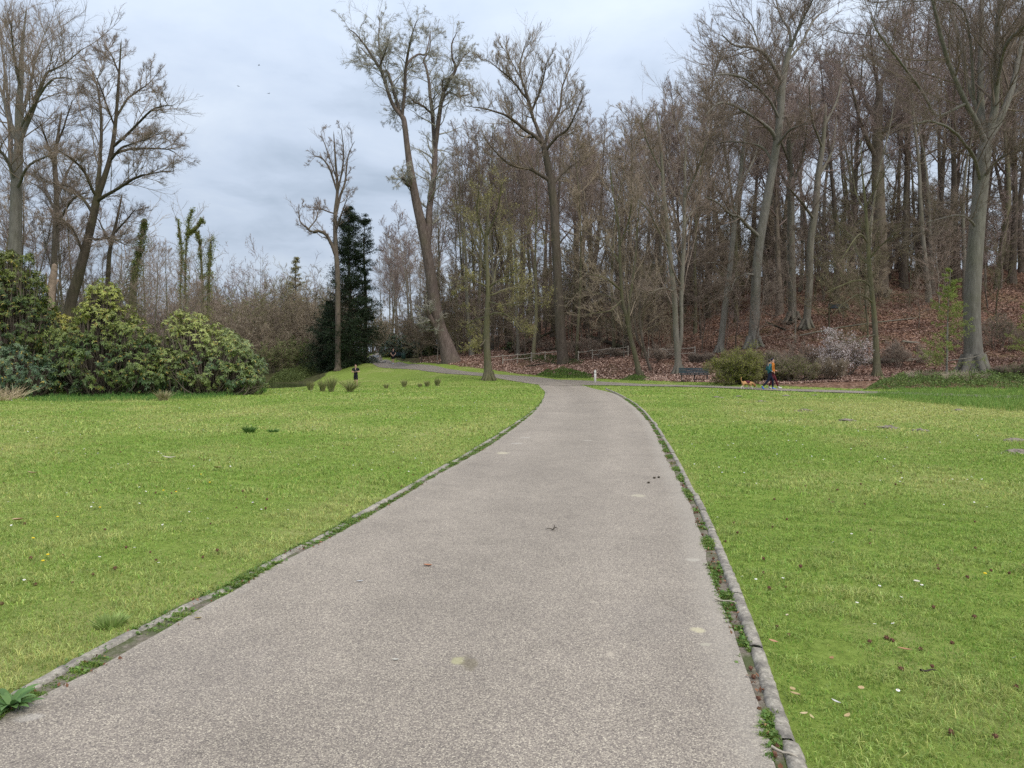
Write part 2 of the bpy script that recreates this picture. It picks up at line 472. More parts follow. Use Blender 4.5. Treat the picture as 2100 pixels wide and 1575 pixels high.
def strip(A, B, m, dz, rag=0.0, seed=0):
    rng = np.random.default_rng(seed); n = len(A)
    t = np.linspace(0, 1, m + 1)[None, :, None]
    A = A.copy(); B = B.copy()
    if rag > 0:
        s = np.arange(n) * 1.0
        for E, O in ((A, B), (B, A)):
            dirn = nrm((E - O)[:, :2]); w = np.interp(np.arange(n), np.arange(0, n, 1), rng.normal(0, 1, n))
            w = np.convolve(w, [0.25, 0.5, 0.25], 'same') * rag
            E[:, :2] += dirn * w[:, None]
    V = A[:, None] * (1 - t) + B[:, None] * t
    V = V.reshape(-1, 3); V[:, 2] = ht(V[:, 0], V[:, 1]) + dz
    i = np.arange(n - 1)[:, None]; j = np.arange(m)[None]; k = m + 1
    q = np.stack([i * k + j, i * k + j + 1, (i + 1) * k + j + 1, (i + 1) * k + j], -1).reshape(-1, 4)
    return V, q

# fine stretch of the near path
def asphalt(name, tone=1.0, spots=()):
    m, nt, bs = mat(name)
    tc = N(nt, 'ShaderNodeTexCoord').outputs['Object']
    v = N(nt, 'ShaderNodeTexVoronoi'); v.inputs['Scale'].default_value = 195; nt.links.new(tc, v.inputs['Vector'])
    sep = N(nt, 'ShaderNodeSeparateColor'); nt.links.new(v.outputs['Color'], sep.inputs[0])
    grain = ramp(nt, sep.outputs[0], [(0.0, (0.155 * tone, 0.137 * tone, 0.13 * tone)), (0.35, (0.27 * tone, 0.235 * tone, 0.215 * tone)), (0.7, (0.33 * tone, 0.29 * tone, 0.255 * tone)), (0.9, (0.48 * tone, 0.43 * tone, 0.365 * tone)), (1.0, (0.60 * tone, 0.545 * tone, 0.465 * tone))])
    dark = ramp(nt, v.outputs['Distance'], [(0.0, 1.0), (0.55, 1.0), (0.9, 0.6)])
    c = mixc(nt, 1.0, grain, dark, 'MULTIPLY')
    big = ramp(nt, noise(nt, tc, 0.55, 5, 0.6, 0.6), [(0.3, (0.86, 0.845, 0.80)), (0.7, (1.05, 1.035, 0.975))])
    c = mixc(nt, 1.0, c, big, 'MULTIPLY')
    mid = ramp(nt, noise(nt, tc, 3.2, 7, 0.75, .5), [(0.3, 0.87), (0.5, 1.0), (0.7, 1.09)])
    c = mixc(nt, 1.0, c, mid, 'MULTIPLY')
    sy = N(nt, 'ShaderNodeSeparateXYZ'); nt.links.new(tc, sy.inputs[0])
    older = ramp(nt, math_(nt, 'DIVIDE', sy.outputs[1], 100.0), [(0.50, 1.0), (0.70, 0.80)])   # older, darker surface past the junction
    c = mixc(nt, 1.0, c, older, 'MULTIPLY')
    n5 = noise(nt, tc, 14, 4, 0.6)
    if tone == 1.0:      # worn gritty margins and faint wheel lines along the path
        ac = N(nt, 'ShaderNodeAttribute', attribute_name='tint'); sc_ = N(nt, 'ShaderNodeSeparateColor'); nt.links.new(ac.outputs['Color'], sc_.inputs[0]); u_ = sc_.outputs[0]
        uw = math_(nt, 'ADD', u_, math_(nt, 'MULTIPLY', math_(nt, 'SUBTRACT', noise(nt, tc, 2.2, 6, .7), .5), .09))
        mg = ramp(nt, uw, [(.0, .35), (.03, .0), (.925, .0), (.975, .42)])
        c = mixc(nt, mg, c, ramp(nt, noise(nt, tc, 70, 4, .8), [(.3, (.20, .175, .15)), (.6, (.46, .42, .36))]))
        tr_ = ramp(nt, uw, [(.10, 1.0), (.24, 1.06), (.40, .95), (.60, .95), (.76, 1.06), (.90, 1.0)]); c = mixc(nt, 1.0, c, tr_, 'MULTIPLY')
    for (x, y, rx, ry, col, amt) in spots:
        mp = N(nt, 'ShaderNodeMapping'); mp.inputs['Location'].default_value = (-x / rx, -y / ry, 0); mp.inputs['Scale'].default_value = (1 / rx, 1 / ry, 0)
        nt.links.new(tc, mp.inputs['Vector'])
        ln = N(nt, 'ShaderNodeVectorMath', operation='LENGTH'); nt.links.new(mp.outputs[0], ln.inputs[0])
        dd = math_(nt, 'ADD', ln.outputs['Value'], math_(nt, 'MULTIPLY', math_(nt, 'SUBTRACT', n5, 0.5), 1.6))
        f = ramp(nt, dd, [(0.6, amt * .75), (1.05, 0.0)])
        c = mixc(nt, f, c, col)
    nt.links.new(c, bs.inputs['Base Color'])
    bs.inputs['Roughness'].default_value = 0.82; bs.inputs['Specular IOR Level'].default_value = 0.3
    h = math_(nt, 'SUBTRACT', 1.0, v.outputs['Distance'])
    bump(nt, bs, h, 0.35, 0.004)
    return m

def fl(px, py): d = CZ * F / (py - HY); return (px - CX) / F * d, d
sp = []
for px, py, rx, ry, col, amt in [(940, 1361, .045, .05, (0.42, 0.40, 0.22), .85), (962, 1366, .05, .10, (0.12, 0.10, 0.05), .6), (1431, 1298, .05, .045, (0.55, 0.50, 0.33), .9), (1447, 1328, .035, .03, (0.45, 0.42, 0.33), .7),
                                 (1310, 1019, .09, .10, (0.50, 0.46, 0.34), .7), (1031, 931, .13, .18, (0.55, 0.50, 0.36), .7), (1252, 1347, .03, .04, (0.48, 0.42, 0.34), .7), (1061, 911, .14, .12, (0.5, 0.47, 0.42), .5),
                                 (1078, 899, .14, .12, (0.5, 0.47, 0.42), .5), (1330, 1275, .30, .40, (0.2, 0.18, 0.17), .14), (420, 1380, .5, .5, (0.2, 0.18, 0.17), .14), (1205, 905, .12, .1, (0.5, 0.46, 0.4), .5), (60, 1480, .07, .05, (0.5, 0.47, 0.43), .5), (1422, 1152, .07, .05, (0.5, 0.47, 0.4), .6)]:
    x, y = fl(px, py); sp.append((x, y, rx, ry, col, amt))
M_ASPH = asphalt('asphalt_worn', 1.0, sp); M_ASPH2 = asphalt('asphalt_far', 0.82)
MAINV = strip(LA, RA, 24, 0.016, 0.010, 3); MAINV = (*MAINV, np.tile(np.column_stack([np.linspace(0, 1, 25), np.zeros(25), np.zeros(25)]), (len(LA), 1)))
# far arm is part of the same path: one object
FAR = strip(FL, FU, 10, 0.028); FAR = (*FAR, np.tile([.5, 0, 0], (len(FAR[0]), 1))); 
o = obj('path', [MAINV, FAR], M_ASPH, smooth=True); tag(o, kind='structure', label='worn grey asphalt path curving away through the lawn', cat='path')
o = obj('side_path', [strip(SL, SU, 8, 0.034)], M_ASPH2); tag(o, kind='structure', label='narrow asphalt side path running right below the wood', cat='path')

# kerbs
def offset(L, dist):
    t = nrm(np.gradient(L[:, :2], axis=0)); nv = np.stack([-t[:, 1], t[:, 0]], 1)
    o = L.copy(); o[:, :2] += nv * dist; return o
kl_out = flat([(-420, 1678), (-200, 1560), (0, 1441), (200, 1333), (371, 1244), (463, 1204), (557, 1150), (700, 1076), (800, 1021), (900, 962), (937, 942), (1000, 904), (1040, 879), (1091, 844), (1113, 820), (1119, 801)])
kr_in = flat([(1690, 1900), (1648, 1700), (1612, 1575), (1574, 1450), (1543, 1344), (1506, 1233), (1474, 1150), (1466, 1129), (1423, 1029), (1380, 940), (1354, 894), (1334, 863), (1304, 831), (1270, 810), (1241, 797)])
kl_out = resample(catmull(kl_out, 400), 0.04); kr_in = resample(catmull(kr_in, 400), 0.04)

def kerb(line, side, w, rng, h0=0.026):
    """row of weathered kerb stones, each about 1 m; side=+1: stone lies to the left of the line direction"""
    pcs = []; n = len(line); i = 0; per = 24
    while i < n - 6:
        j = min(n - 1, i + per + int(rng.integers(-2, 3))); seg = line[i:j]
        if len(seg) < 4: break
        a = seg.copy(); o_ = rng.normal(0, 0.006); dz = rng.normal(0, 0.005); h = h0 + dz
        prof = [(0.0, -0.03), (0.0, h - 0.018), (0.010, h - 0.006), (0.022, h), (w - 0.02, h - 0.002), (w - 0.006, h - 0.010), (w, h - 0.03), (w, -0.03)]
        rings = []
        m = len(a)
        for k in range(m):
            t = nrm(np.gradient(a[:, :2], axis=0))[k]; nv = np.array([-t[1], t[0]]) * side
            e = min(k, m - 1 - k); cut = 0.008 if e == 0 else 0.0; sh_ = .006 * (1 if k == 0 else -1 if k == m - 1 else 0)
            rings.append([[a[k, 0] + t[0] * sh_ + nv[0] * (q + o_ + rng.normal(0, .0022)), a[k, 1] + t[1] * sh_ + nv[1] * (q + o_ + rng.normal(0, .0022)), z - (cut if z > 0 else 0) + rng.normal(0, .0018)] for q, z in prof])
        R = np.array(rings); c = len(prof); V = R.reshape(-1, 3)
        q = [[k * c + p, k * c + p + 1, (k + 1) * c + p + 1, (k + 1) * c + p] for k in range(m - 1) for p in range(c - 1)]
        caps = [list(range(c)), list(range((m - 1) * c + c - 1, (m - 1) * c - 1, -1))]
        pcs.append((V, [np.array(q), np.array(caps)]))
        i = j + 0
        i -= 1
    return pcs
m, nt, bs = mat('kerb_concrete')
tc = N(nt, 'ShaderNodeTexCoord').outputs['Object']
c = ramp(nt, noise(nt, tc, 60, 6, 0.75), [(0.3, (0.20, 0.18, 0.15)), (0.5, (0.38, 0.345, 0.29)), (0.7, (0.55, 0.51, 0.43))])
c = mixc(nt, ramp(nt, noise(nt, tc, 7, 7, 0.8), [(0.42, 0.0), (0.62, 0.85)]), c, (0.11, 0.10, 0.09))
c = mixc(nt, ramp(nt, noise(nt, tc, 6, 5, 0.7), [(0.58, 0.0), (0.72, 0.6)]), c, (0.09, 0.11, 0.03))
nt.links.new(c, bs.inputs['Base Color']); bump(nt, bs, noise(nt, tc, 90, 5, 0.7), 0.6, 0.006)
M_KERB = m
rng = np.random.default_rng(11)
o = obj('kerb', kerb(kl_out, -1, 0.078, rng), M_KERB, smooth=True); tag(o, kind='structure', label='weathered concrete kerb stones along the left side of the path', cat='kerb')
o = obj('kerb', kerb(kr_in, -1, 0.074, rng, 0.034), M_KERB, smooth=True); tag(o, kind='structure', label='weathered concrete kerb stones along the right side of the path', cat='kerb')
m, nt, bs = mat('verge_soil')
tc = N(nt, 'ShaderNodeTexCoord').outputs['Object']
c = ramp(nt, noise(nt, tc, 45, 6, 0.75), [(0.3, (0.08, 0.065, 0.05)), (0.55, (0.20, 0.17, 0.135)), (0.7, (0.36, 0.32, 0.27))])
c = mixc(nt, ramp(nt, noise(nt, tc, 4, 5, 0.6), [(0.45, 0.0), (0.6, 0.8)]), c, (0.06, 0.085, 0.02))
nt.links.new(c, bs.inputs['Base Color']); bump(nt, bs, noise(nt, tc, 80, 5, 0.7), 0.7, 0.01)
M_SOIL = m
def verge(A, B, seed):
    a = resample(A, n=300); b = resample(B, n=300); return strip(a, b, 3, 0.009)
LA_n = LA[(LA[:, 1] > 1.2) & (LA[:, 1] < 37)]; RA_n = RA[(RA[:, 1] > 1.2) & (RA[:, 1] < 39)]
def near_line(A, B, step=0.1):
    """point of B nearest to each point of A"""
    d = ((A[:, None, :2] - B[None, :, :2]) ** 2).sum(-1); return B[d.argmin(1)]
LAr = resample(LA_n, 0.08); RAr = resample(RA_n, 0.08)
LK = near_line(LAr, kl_out); RK = near_line(RAr, kr_in)
o = obj('verge', [strip(offset(LAr, -0.03), LK, 3, 0.009), strip(offset(RAr, 0.03), RK, 3, 0.009)], M_SOIL)
tag(o, kind='structure', label='thin strip of bare soil between asphalt and kerb stones', cat='ground')

PATHPOLY = np.vstack([LA, RA[::-1]]); FARPOLY = np.vstack([FL, FU[::-1]]); SIDEPOLY = np.vstack([SL, SU[::-1]])
PATHPOLY = PATHPOLY[::2]
KPOLY = np.vstack([kl_out[::5], kr_in[::-5] + 0]);
LAWN = np.vstack([[[-120, -60, 0], [-120, 31, 0], [-30, 31.5, 0]], GL([(60, 812), (200, 814), (420, 811), (545, 802)]), [[-19.5, 44, 0], [-19.8, 56.5, 0]], GL([(635, 789), (665, 772), (690, 757), (745, 744), (745, 733), (765, 723)]), GL([(800, 724), (800, 736), (830, 742), (925, 748), (1000, 757), (1060, 766), (1150, 768), (1221, 776), (1300, 779), (1393, 783), (1593, 791), (1740, 797), (1790, 797), (1900, 795), (2100, 797), (2400, 800)]), [[120, 34, 0], [120, -60, 0]]])

# ---- ground sheet
def axis(lo, hi, fine_lo, fine_hi, step, grow_):
    a = list(np.arange(fine_lo, fine_hi, step)); s = step; x = a[-1]
    while x < hi: s = min(s * grow_, 25); x += s; a.append(x)
    s = step; x = a[0]; b = []
    while x > lo: s = min(s * grow_, 25); x -= s; b.append(x)
    return np.array(b[::-1] + a)
gx = axis(-520, 520, -32, 48, 0.33, 1.10); gy = axis(-120, 700, 26, 84, 0.33, 1.09)
GX, GY = np.meshgrid(gx, gy); GZ = ht(GX, GY)
# keep the sheet clearly under the paths
V = np.stack([GX, GY, GZ], -1).reshape(-1, 3)
nx, ny = len(gx), len(gy)
i = np.arange(ny - 1)[:, None]; j = np.arange(nx - 1)[None]
Q = np.stack([i * nx + j, i * nx + j + 1, (i + 1) * nx + j + 1, (i + 1) * nx + j], -1).reshape(-1, 4)
inl = inpoly(V[:, 0], V[:, 1], LAWN); dl = dpoly(V[:, 0], V[:, 1], LAWN); sd = np.where(inl, dl, -dl)
lawnm = np.clip(sd / 1.6 + 0.5, 0, 1)
_g1 = Waves(7, 21); _g2 = Waves(1.6, 22); _g3 = Waves(0.5, 23); _g4 = Waves(1.1, 24)
def lawn_dry(x, y):
    """0..1 how pale and dry the turf is"""
    d = 0.34 + 0.20 * _g1(x, y) + 0.17 * _g2(x, y) + 0.12 * _g3(x, y)
    c = np.exp(-((x - 17) / 9) ** 2 - ((y - 23) / 6) ** 2) * 0.85
    c2 = np.exp(-((x + 14) / 12) ** 2 - ((y - 18) / 9) ** 2) * 0.22
    return np.clip(d + c + c2, 0, 1)
dry = lawn_dry(V[:, 0], V[:, 1])
colr = np.stack([lawnm, dry, 1 - sstep(-14, -4, V[:, 0])], 1)
m, nt, bs = mat('ground_turf_and_litter')
tc = N(nt, 'ShaderNodeTexCoord').outputs['Object']
at_ = N(nt, 'ShaderNodeAttribute', attribute_name='tint'); sepc = N(nt, 'ShaderNodeSeparateColor'); nt.links.new(at_.outputs['Color'], sepc.inputs[0])
g_green = ramp(nt, noise(nt, tc, 14, 7, 0.75), [(0.28, (0.09, 0.13, 0.025)), (0.5, (0.19, 0.26, 0.05)), (0.72, (0.28, 0.36, 0.09))])
g_dry = ramp(nt, noise(nt, tc, 11, 7, 0.75), [(0.28, (0.14, 0.15, 0.045)), (0.5, (0.30, 0.31, 0.11)), (0.72, (0.42, 0.42, 0.19))])
gg = mixc(nt, ramp(nt, math_(nt, 'ADD', sepc.outputs[1], math_(nt, 'MULTIPLY', math_(nt, 'SUBTRACT', noise(nt, tc, 3, 6, 0.7), 0.5), 0.9)), [(0.35, 0.0), (0.85, 1.0)]), g_green, g_dry)
vl = N(nt, 'ShaderNodeTexVoronoi'); vl.inputs['Scale'].default_value = 8; nt.links.new(tc, vl.inputs['Vector'])
sv = N(nt, 'ShaderNodeSeparateColor'); nt.links.new(vl.outputs['Color'], sv.inputs[0])
lit = ramp(nt, sv.outputs[0], [(0.0, (0.055, 0.03, 0.02)), (0.4, (0.14, 0.075, 0.05)), (0.75, (0.24, 0.14, 0.095)), (1.0, (0.36, 0.24, 0.18))])
lit = mixc(nt, ramp(nt, noise(nt, tc, 0.35, 5, 0.65), [(0.5, 0.0), (0.68, 0.55)]), lit, (0.07, 0.075, 0.03))
lit = mixc(nt, sepc.outputs[2], lit, ramp(nt, noise(nt, tc, 3, 6, 0.7), [(0.35, (0.035, 0.03, 0.018)), (0.65, (0.09, 0.10, 0.035))]))
edge = math_(nt, 'ADD', sepc.outputs[0], math_(nt, 'MULTIPLY', math_(nt, 'SUBTRACT', noise(nt, tc, 1.6, 5, 0.7), 0.5), 1.1))
cc = mixc(nt, ramp(nt, edge, [(0.42, 0.0), (0.58, 1.0)]), lit, gg)
nt.links.new(cc, bs.inputs['Base Color']); bump(nt, bs, noise(nt, tc, 30, 6, 0.75), 0.8, 0.03)
bs.inputs['Roughness'].default_value = 0.95; bs.inputs['Specular IOR Level'].default_value = 0.1
o = obj('ground', [(V, Q, colr)], m); tag(o, kind='structure', label='park ground of green turf rising into a wood floor of brown leaves', cat='ground')

# ---- pond
m, nt, bs = mat('pond_water'); bs.inputs['Base Color'].default_value = (0.025, 0.03, 0.015, 1); bs.inputs['Roughness'].default_value = 0.08; bs.inputs['Specular IOR Level'].default_value = 0.5
tc = N(nt, 'ShaderNodeTexCoord').outputs['Object']; bump(nt, bs, noise(nt, mapping(nt, tc, (1, 3, 1)), 3, 3), 0.15, 0.02)
a = np.linspace(0, 2 * PI, 40, endpoint=False)
Vp = np.stack([-26 + 11 * np.cos(a), 66 + 13 * np.sin(a), np.full(40, -0.60)], 1)
o = obj('pond', [(Vp, [np.arange(40)[None]])], m); tag(o, kind='structure', label='still dark pond behind the rhododendrons', cat='pond')
m, nt, bs = mat('wet_film'); bs.inputs['Base Color'].default_value = (0.16, 0.15, 0.15, 1); bs.inputs['Roughness'].default_value = 0.14; bs.inputs['Specular IOR Level'].default_value = 0.9
pud = catmull(np.vstack([GL([(748, 742), (752, 735), (763, 731), (777, 730), (780, 735), (786, 739), (792, 743), (775, 744), (760, 745)]), GL([(748, 742)])]), 40)[:-1]
pud[:, 2] = ht(pud[:, 0], pud[:, 1]) + 0.07
o = obj('puddle', [(pud, [np.arange(len(pud))[None]])], m); tag(o, kind='structure', label='shiny wet patch on the far bend of the path', cat='puddle')

# ---------------------------------------------------------------- grass and small ground things
def blades(X, Y, Z, h, w, rng, colA, colB, mixw, lean=0.6):
    n = len(X); a = rng.uniform(0, 2 * PI, n); b = rng.uniform(0, 2 * PI, n)
    H = h * rng.uniform(0.55, 1.3, n); W = w * rng.uniform(0.7, 1.3, n) / 2
    C = np.stack([X, Y, Z], 1); s = np.stack([np.cos(a), np.sin(a), 0 * a], 1); l = np.stack([np.cos(b), np.sin(b), 0 * b], 1)
    ln = (lean * rng.uniform(0.2, 1.4, n))[:, None]; Hc = H[:, None]; Wc = W[:, None]; up = np.array([0, 0, 1.])
    V = np.stack([C - s * Wc, C + s * Wc, C + s * Wc * .8 + l * Hc * ln * .35 + up * Hc * .6, C - s * Wc * .8 + l * Hc * ln * .35 + up * Hc * .6, C + l * Hc * ln + up * Hc * np.maximum(0.35, 1 - 0.35 * ln)], 1).reshape(-1, 3)
    k = np.arange(n)[:, None] * 5
    t = mixw[:, None]
    c = (np.array(colA)[None] * (1 - t) + np.array(colB)[None] * t) * rng.uniform(0.7, 1.3, (n, 1))
    c[:, 0] *= rng.uniform(0.88, 1.15, n)
    return V, [k + np.array([[0, 1, 2, 3]]), k + np.array([[3, 2, 4]])], np.repeat(c, 5, 0)

rng = np.random.default_rng(3)
GA, GB = (0.215, 0.36, 0.058), (0.47, 0.505, 0.18)
KB = np.vstack([kl_out[::6], offset(kr_in, -0.085)[::-6]])   # kerb-to-kerb band where no turf grows
pcs = []
for y0, y1, dens, h, w, mg in [(1.0, 4.5, 8500, .030, .0042, 2.6), (4.5, 8, 4400, .034, .0062, 2.8), (8, 15, 1300, .045, .011, 3.2), (15, 30, 340, .052, .022, 4), (30, 62, 60, .06, .045, 5)]:
    x0, x1 = -0.78 * y1 - mg, 0.78 * y1 + mg
    n = int((x1 - x0) * (y1 - y0) * dens); X = rng.uniform(x0, x1, n); Y = rng.uniform(y0, y1, n)
    ok = (np.abs(X) < 0.78 * Y + mg) & ~inpoly(X, Y, KB)
    if y1 > 14:
        ok &= inpoly(X, Y, LAWN)
        ok &= ~inpoly(X, Y, PATHPOLY)
    X, Y = X[ok], Y[ok]
    # patchy density
    keep = rng.uniform(0, 1, len(X)) < np.clip(0.80 + 0.25 * _g3(X, Y), 0, 1) * (1 - .85 * sstep(1.15, 1.5, _g4(X, Y))); X, Y = X[keep], Y[keep]
    if y1 > 30:
        ok = ~inpoly(X, Y, FARPOLY) & ~inpoly(X, Y, SIDEPOLY[::4]) & ~((X < -17) & (Y > 52) & (Y < 80)); X, Y = X[ok], Y[ok]
    dr = np.clip(lawn_dry(X, Y) + rng.normal(0, .22, len(X)), 0, 1)
    pcs.append(blades(X, Y, ht(X, Y) - 0.003, h * (1 + 0.30 * _g2(X, Y) + .22 * _g3(X, Y)), w, rng, GA, GB, dr, 1.15))
    print('grass', y0, len(X))
o = obj('grass', pcs, L_GRASS, smooth=False); tag(o, 'short mown green grass covering the park lawns', 'grass', kind='stuff')

# coarse dark grass left uncut at the right end of the side path, and by the bushes
pcs = []
for poly, n, h, w, ca, cb in [(GL([(1770, 812), (1850, 800), (2100, 797), (2350, 800), (2350, 852), (2100, 846), (2000, 838), (1880, 826)]), 30000, .22, .012, (0.11, 0.22, 0.035), (0.26, 0.38, 0.10)),
                              (GL([(30, 822), (150, 812), (420, 806), (545, 800), (548, 806), (430, 818), (240, 824), (120, 826)]), 9000, .22, .012, (0.05, 0.15, 0.025), (0.16, 0.28, 0.07))]:
    lo = poly.min(0); hi = poly.max(0); X = rng.uniform(lo[0], hi[0], n * 3); Y = rng.uniform(lo[1], hi[1], n * 3)
    ok = inpoly(X, Y, poly); X, Y = X[ok][:n], Y[ok][:n]
    keep = rng.uniform(0, 1, len(X)) < 0.7 + 0.4 * _g2(X, Y); X, Y = X[keep], Y[keep]
    pcs.append(blades(X, Y, ht(X, Y) - .01, h * (1 + .3 * _g2(X * 1.3, Y)), w, rng, ca, cb, rng.uniform(0, 1, len(X)), 0.6))
o = obj('tall_grass', pcs, L_GRASS, smooth=False); tag(o, 'uncut dark green grass at the edge of the mown lawn', 'tall grass', kind='stuff')

# weeds in the joint between asphalt and kerb
pcs = []
for A, B, sd_ in ((LAr, LK, 1), (RAr, RK, 2)):
    m_ = A[:, 1] < 30; A2, B2 = A[m_], B[m_]; n = 90000
    k = (rng.uniform(0, 1, n) ** 2.2 * (len(A2) - 1)).astype(int); t = rng.uniform(0.0, 1.0, n)[:, None]
    C = A2[k] * (1 - t) + B2[k] * t + np.concatenate([rng.normal(0, .012, (n, 2)), np.zeros((n, 1))], 1)
    wv = Waves(0.9, 40 + sd_)(C[:, 0], C[:, 1]) + 0.5 * Waves(0.3, 50 + sd_)(C[:, 0], C[:, 1])
    ok = wv > (-0.9 if sd_ == 1 else -0.15); C = C[ok]; wv = wv[ok]
    pcs.append(blades(C[:, 0], C[:, 1], C[:, 2], .014 + .018 * np.clip(wv + .5, 0, 1.6), .005 + .0003 * C[:, 1], rng, (0.09, 0.20, 0.025), (0.26, 0.33, 0.08), rng.uniform(0, 1, len(C)), 1.0))
    q = C[rng.integers(0, len(C), 4200)].copy(); q[:, 2] += rng.uniform(.005, .03, len(q))
    pcs.append(leaves(q, .018 + .0006 * q[:, 1:2], rng, (0.08, 0.18, 0.03), (0.20, 0.30, 0.08), np.array([0, 0, 1.]), .7, .5))
o = obj('weeds', pcs, L_LEAF, smooth=False); tag(o, 'low weeds and moss growing in the joint beside the kerb stones', 'weeds', kind='stuff')
# brown crumbs of dead leaf in the same joint
C = []
for A, B in ((LAr, LK), (RAr, RK)):
    m_ = A[:, 1] < 32; A2, B2 = A[m_], B[m_]; n = 1500
    k = (rng.uniform(0, 1, n) ** 1.3 * (len(A2) - 1)).astype(int); t = rng.uniform(-0.25, 1.05, n)[:, None]
    p = A2[k] * (1 - t) + B2[k] * t; w_ = Waves(0.7, 77)(p[:, 0], p[:, 1]); p = p[w_ > 0.1]; p[:, 2] = .024; C.append(p)
C = np.vstack(C)
o = obj('leaf_debris', [leaves(C, .022, rng, (0.13, 0.045, 0.025), (0.36, 0.20, 0.12), np.array([0, 0, 1.]), .6, .45)], L_LITTER, smooth=False)
tag(o, 'crumbled reddish brown dead leaves caught beside the kerb stones', 'dead leaves', kind='stuff')

# daisies
def daisies(n, yr, size):
    Y = yr[0] + (yr[1] - yr[0]) * rng.uniform(0, 1, n) ** 0.8; X = rng.uniform(-0.75, 0.75, n) * Y
    w_ = Waves(4, 90)(X, Y); ok = inpoly(X, Y, LAWN) & ~inpoly(X, Y, KB) & (w_ > -.25); X, Y = X[ok], Y[ok]
    a = np.arange(8) / 8 * 2 * PI; r = size * (1 + .02 * Y)
    Z = ht(X, Y) + .045; tl = rng.normal(0, .25, (len(X), 2))
    ring = np.stack([X[:, None] + np.cos(a) * r[:, None], Y[:, None] + np.sin(a) * r[:, None], Z[:, None] + (np.cos(a) * tl[:, :1] + np.sin(a) * tl[:, 1:]) * r[:, None]], -1)
    ring2 = np.stack([X[:, None] + np.cos(a) * r[:, None] * .35, Y[:, None] + np.sin(a) * r[:, None] * .35, Z[:, None] + .003 + 0 * a], -1)
    f = np.arange(8)[None] + np.arange(len(X))[:, None] * 8
    w = np.ones((len(X) * 8, 3)) * .78; yel = np.tile([.75, .55, .04], (len(X) * 8, 1))
    stem = np.stack([np.stack([X, Y, Z - .045], 1), np.stack([X, Y, Z], 1)], 1); sv_, sf = tubes(stem, np.full((len(X), 2), .0012), 3, False)
    return [(ring.reshape(-1, 3), f, w), (ring2.reshape(-1, 3), f, yel), (sv_, sf, np.tile([.15, .25, .05], (len(sv_), 1)))]
o = obj('daisies', daisies(1700, (3, 45), .0085), leafmat('petal', .7, .1), smooth=False); tag(o, 'scattered white daisies dotted through the lawn grass', 'daisies', kind='stuff')

def lawn_ok(x, y): return bool(inpoly(np.array([x]), np.array([y]), LAWN)[0]) and not bool(inpoly(np.array([x]), np.array([y]), KB)[0])
# dandelion heads
M_YEL = plain('yellow_petal', (0.75, 0.55, 0.03), .8); M_STEM = plain('green_stem', (0.12, 0.22, 0.05), .7)
for k, (px, py) in enumerate([(68, 1115), (88, 1163), (98, 1150), (118, 1070), (205, 1050), (335, 1014), (412, 980), (430, 997), (361, 1017), (2020, 1190), (1964, 811)]):
    x, y = fl(px, py); z = float(ht(x, y))
    th = thing('dandelion', (x, y, z), 'small yellow dandelion flower open in the lawn grass', 'flower', 'yellow dandelions in the lawn')
    obj('flower_head', [ball((0, 0, .05), .013, 8, 5, (1, 1, .45))], M_YEL, th); obj('stem', [tubes([[0, 0, 0], [.003, 0, .025], [0, 0, .048]], [.0018, .0016, .0015], 4)], M_STEM, th)

# spiky seed balls: left and right of the path
m, nt, bs = mat('seed_ball_brown'); tc = N(nt, 'ShaderNodeTexCoord').outputs['Object']
c = ramp(nt, noise(nt, tc, 120, 3), [(0.35, (0.07, 0.03, 0.02)), (0.65, (0.21, 0.105, 0.065))]); nt.links.new(c, bs.inputs['Base Color']); M_BALL = m
def spiky(r, rng):
    V, Fs = ball((0, 0, r * .85), r * .8, 8, 6); n = 34; d = rand_unit(n, rng); S = np.array([0, 0, r * .85]) + d * r * .7
    p = np.stack([S, S + d * r * .5], 1); return [(V, Fs), tubes(p, np.stack([np.full(n, r * .17), np.full(n, r * .03)], 1), 4)]
ball_me = [mesh_from('seed_ball', spiky(.0125, rng), M_BALL, False) for _ in range(3)]
nb = 0; tries = 0; GX_ = Waves(2.0, 61)
while nb < 170 and tries < 6000:
    tries += 1
    y = 2.9 + 13 * rng.uniform() ** 1.25; x = rng.uniform(-.74, .74) * y
    if not lawn_ok(x, y) or GX_(x, y) < -.25: continue
    o = obj('seed_ball', ball_me[nb % 3], None); o.location = (x, y, .016); o.rotation_euler = (rng.uniform(0, 6), rng.uniform(0, 6), 0); s_ = rng.uniform(.75, 1.25); o.scale = (s_, s_, s_)
    sd_ = 'left' if x < 0 else 'right'
    tag(o, 'small reddish brown spiky seed ball lying in the lawn grass %s of the path' % sd_, 'seed ball', 'spiky seed balls on the lawn %s of the path' % sd_); nb += 1
for k in range(34):     # some rolled into the right-hand joint
    L_ = RAr[(RAr[:, 1] > 2.6) & (RAr[:, 1] < 9)]; K_ = RK[(RAr[:, 1] > 2.6) & (RAr[:, 1] < 9)]; i_ = int(rng.integers(0, len(L_))); t = rng.uniform(.1, .9)
    p = L_[i_] * (1 - t) + K_[i_] * t; o = obj('seed_ball', ball_me[k % 3], None); o.location = (p[0], p[1], .02); o.rotation_euler = (rng.uniform(0, 6), 1, 0)
    tag(o, 'small brown spiky seed ball caught in the weedy joint beside the right kerb stones', 'seed ball', 'spiky seed balls beside the right kerb')

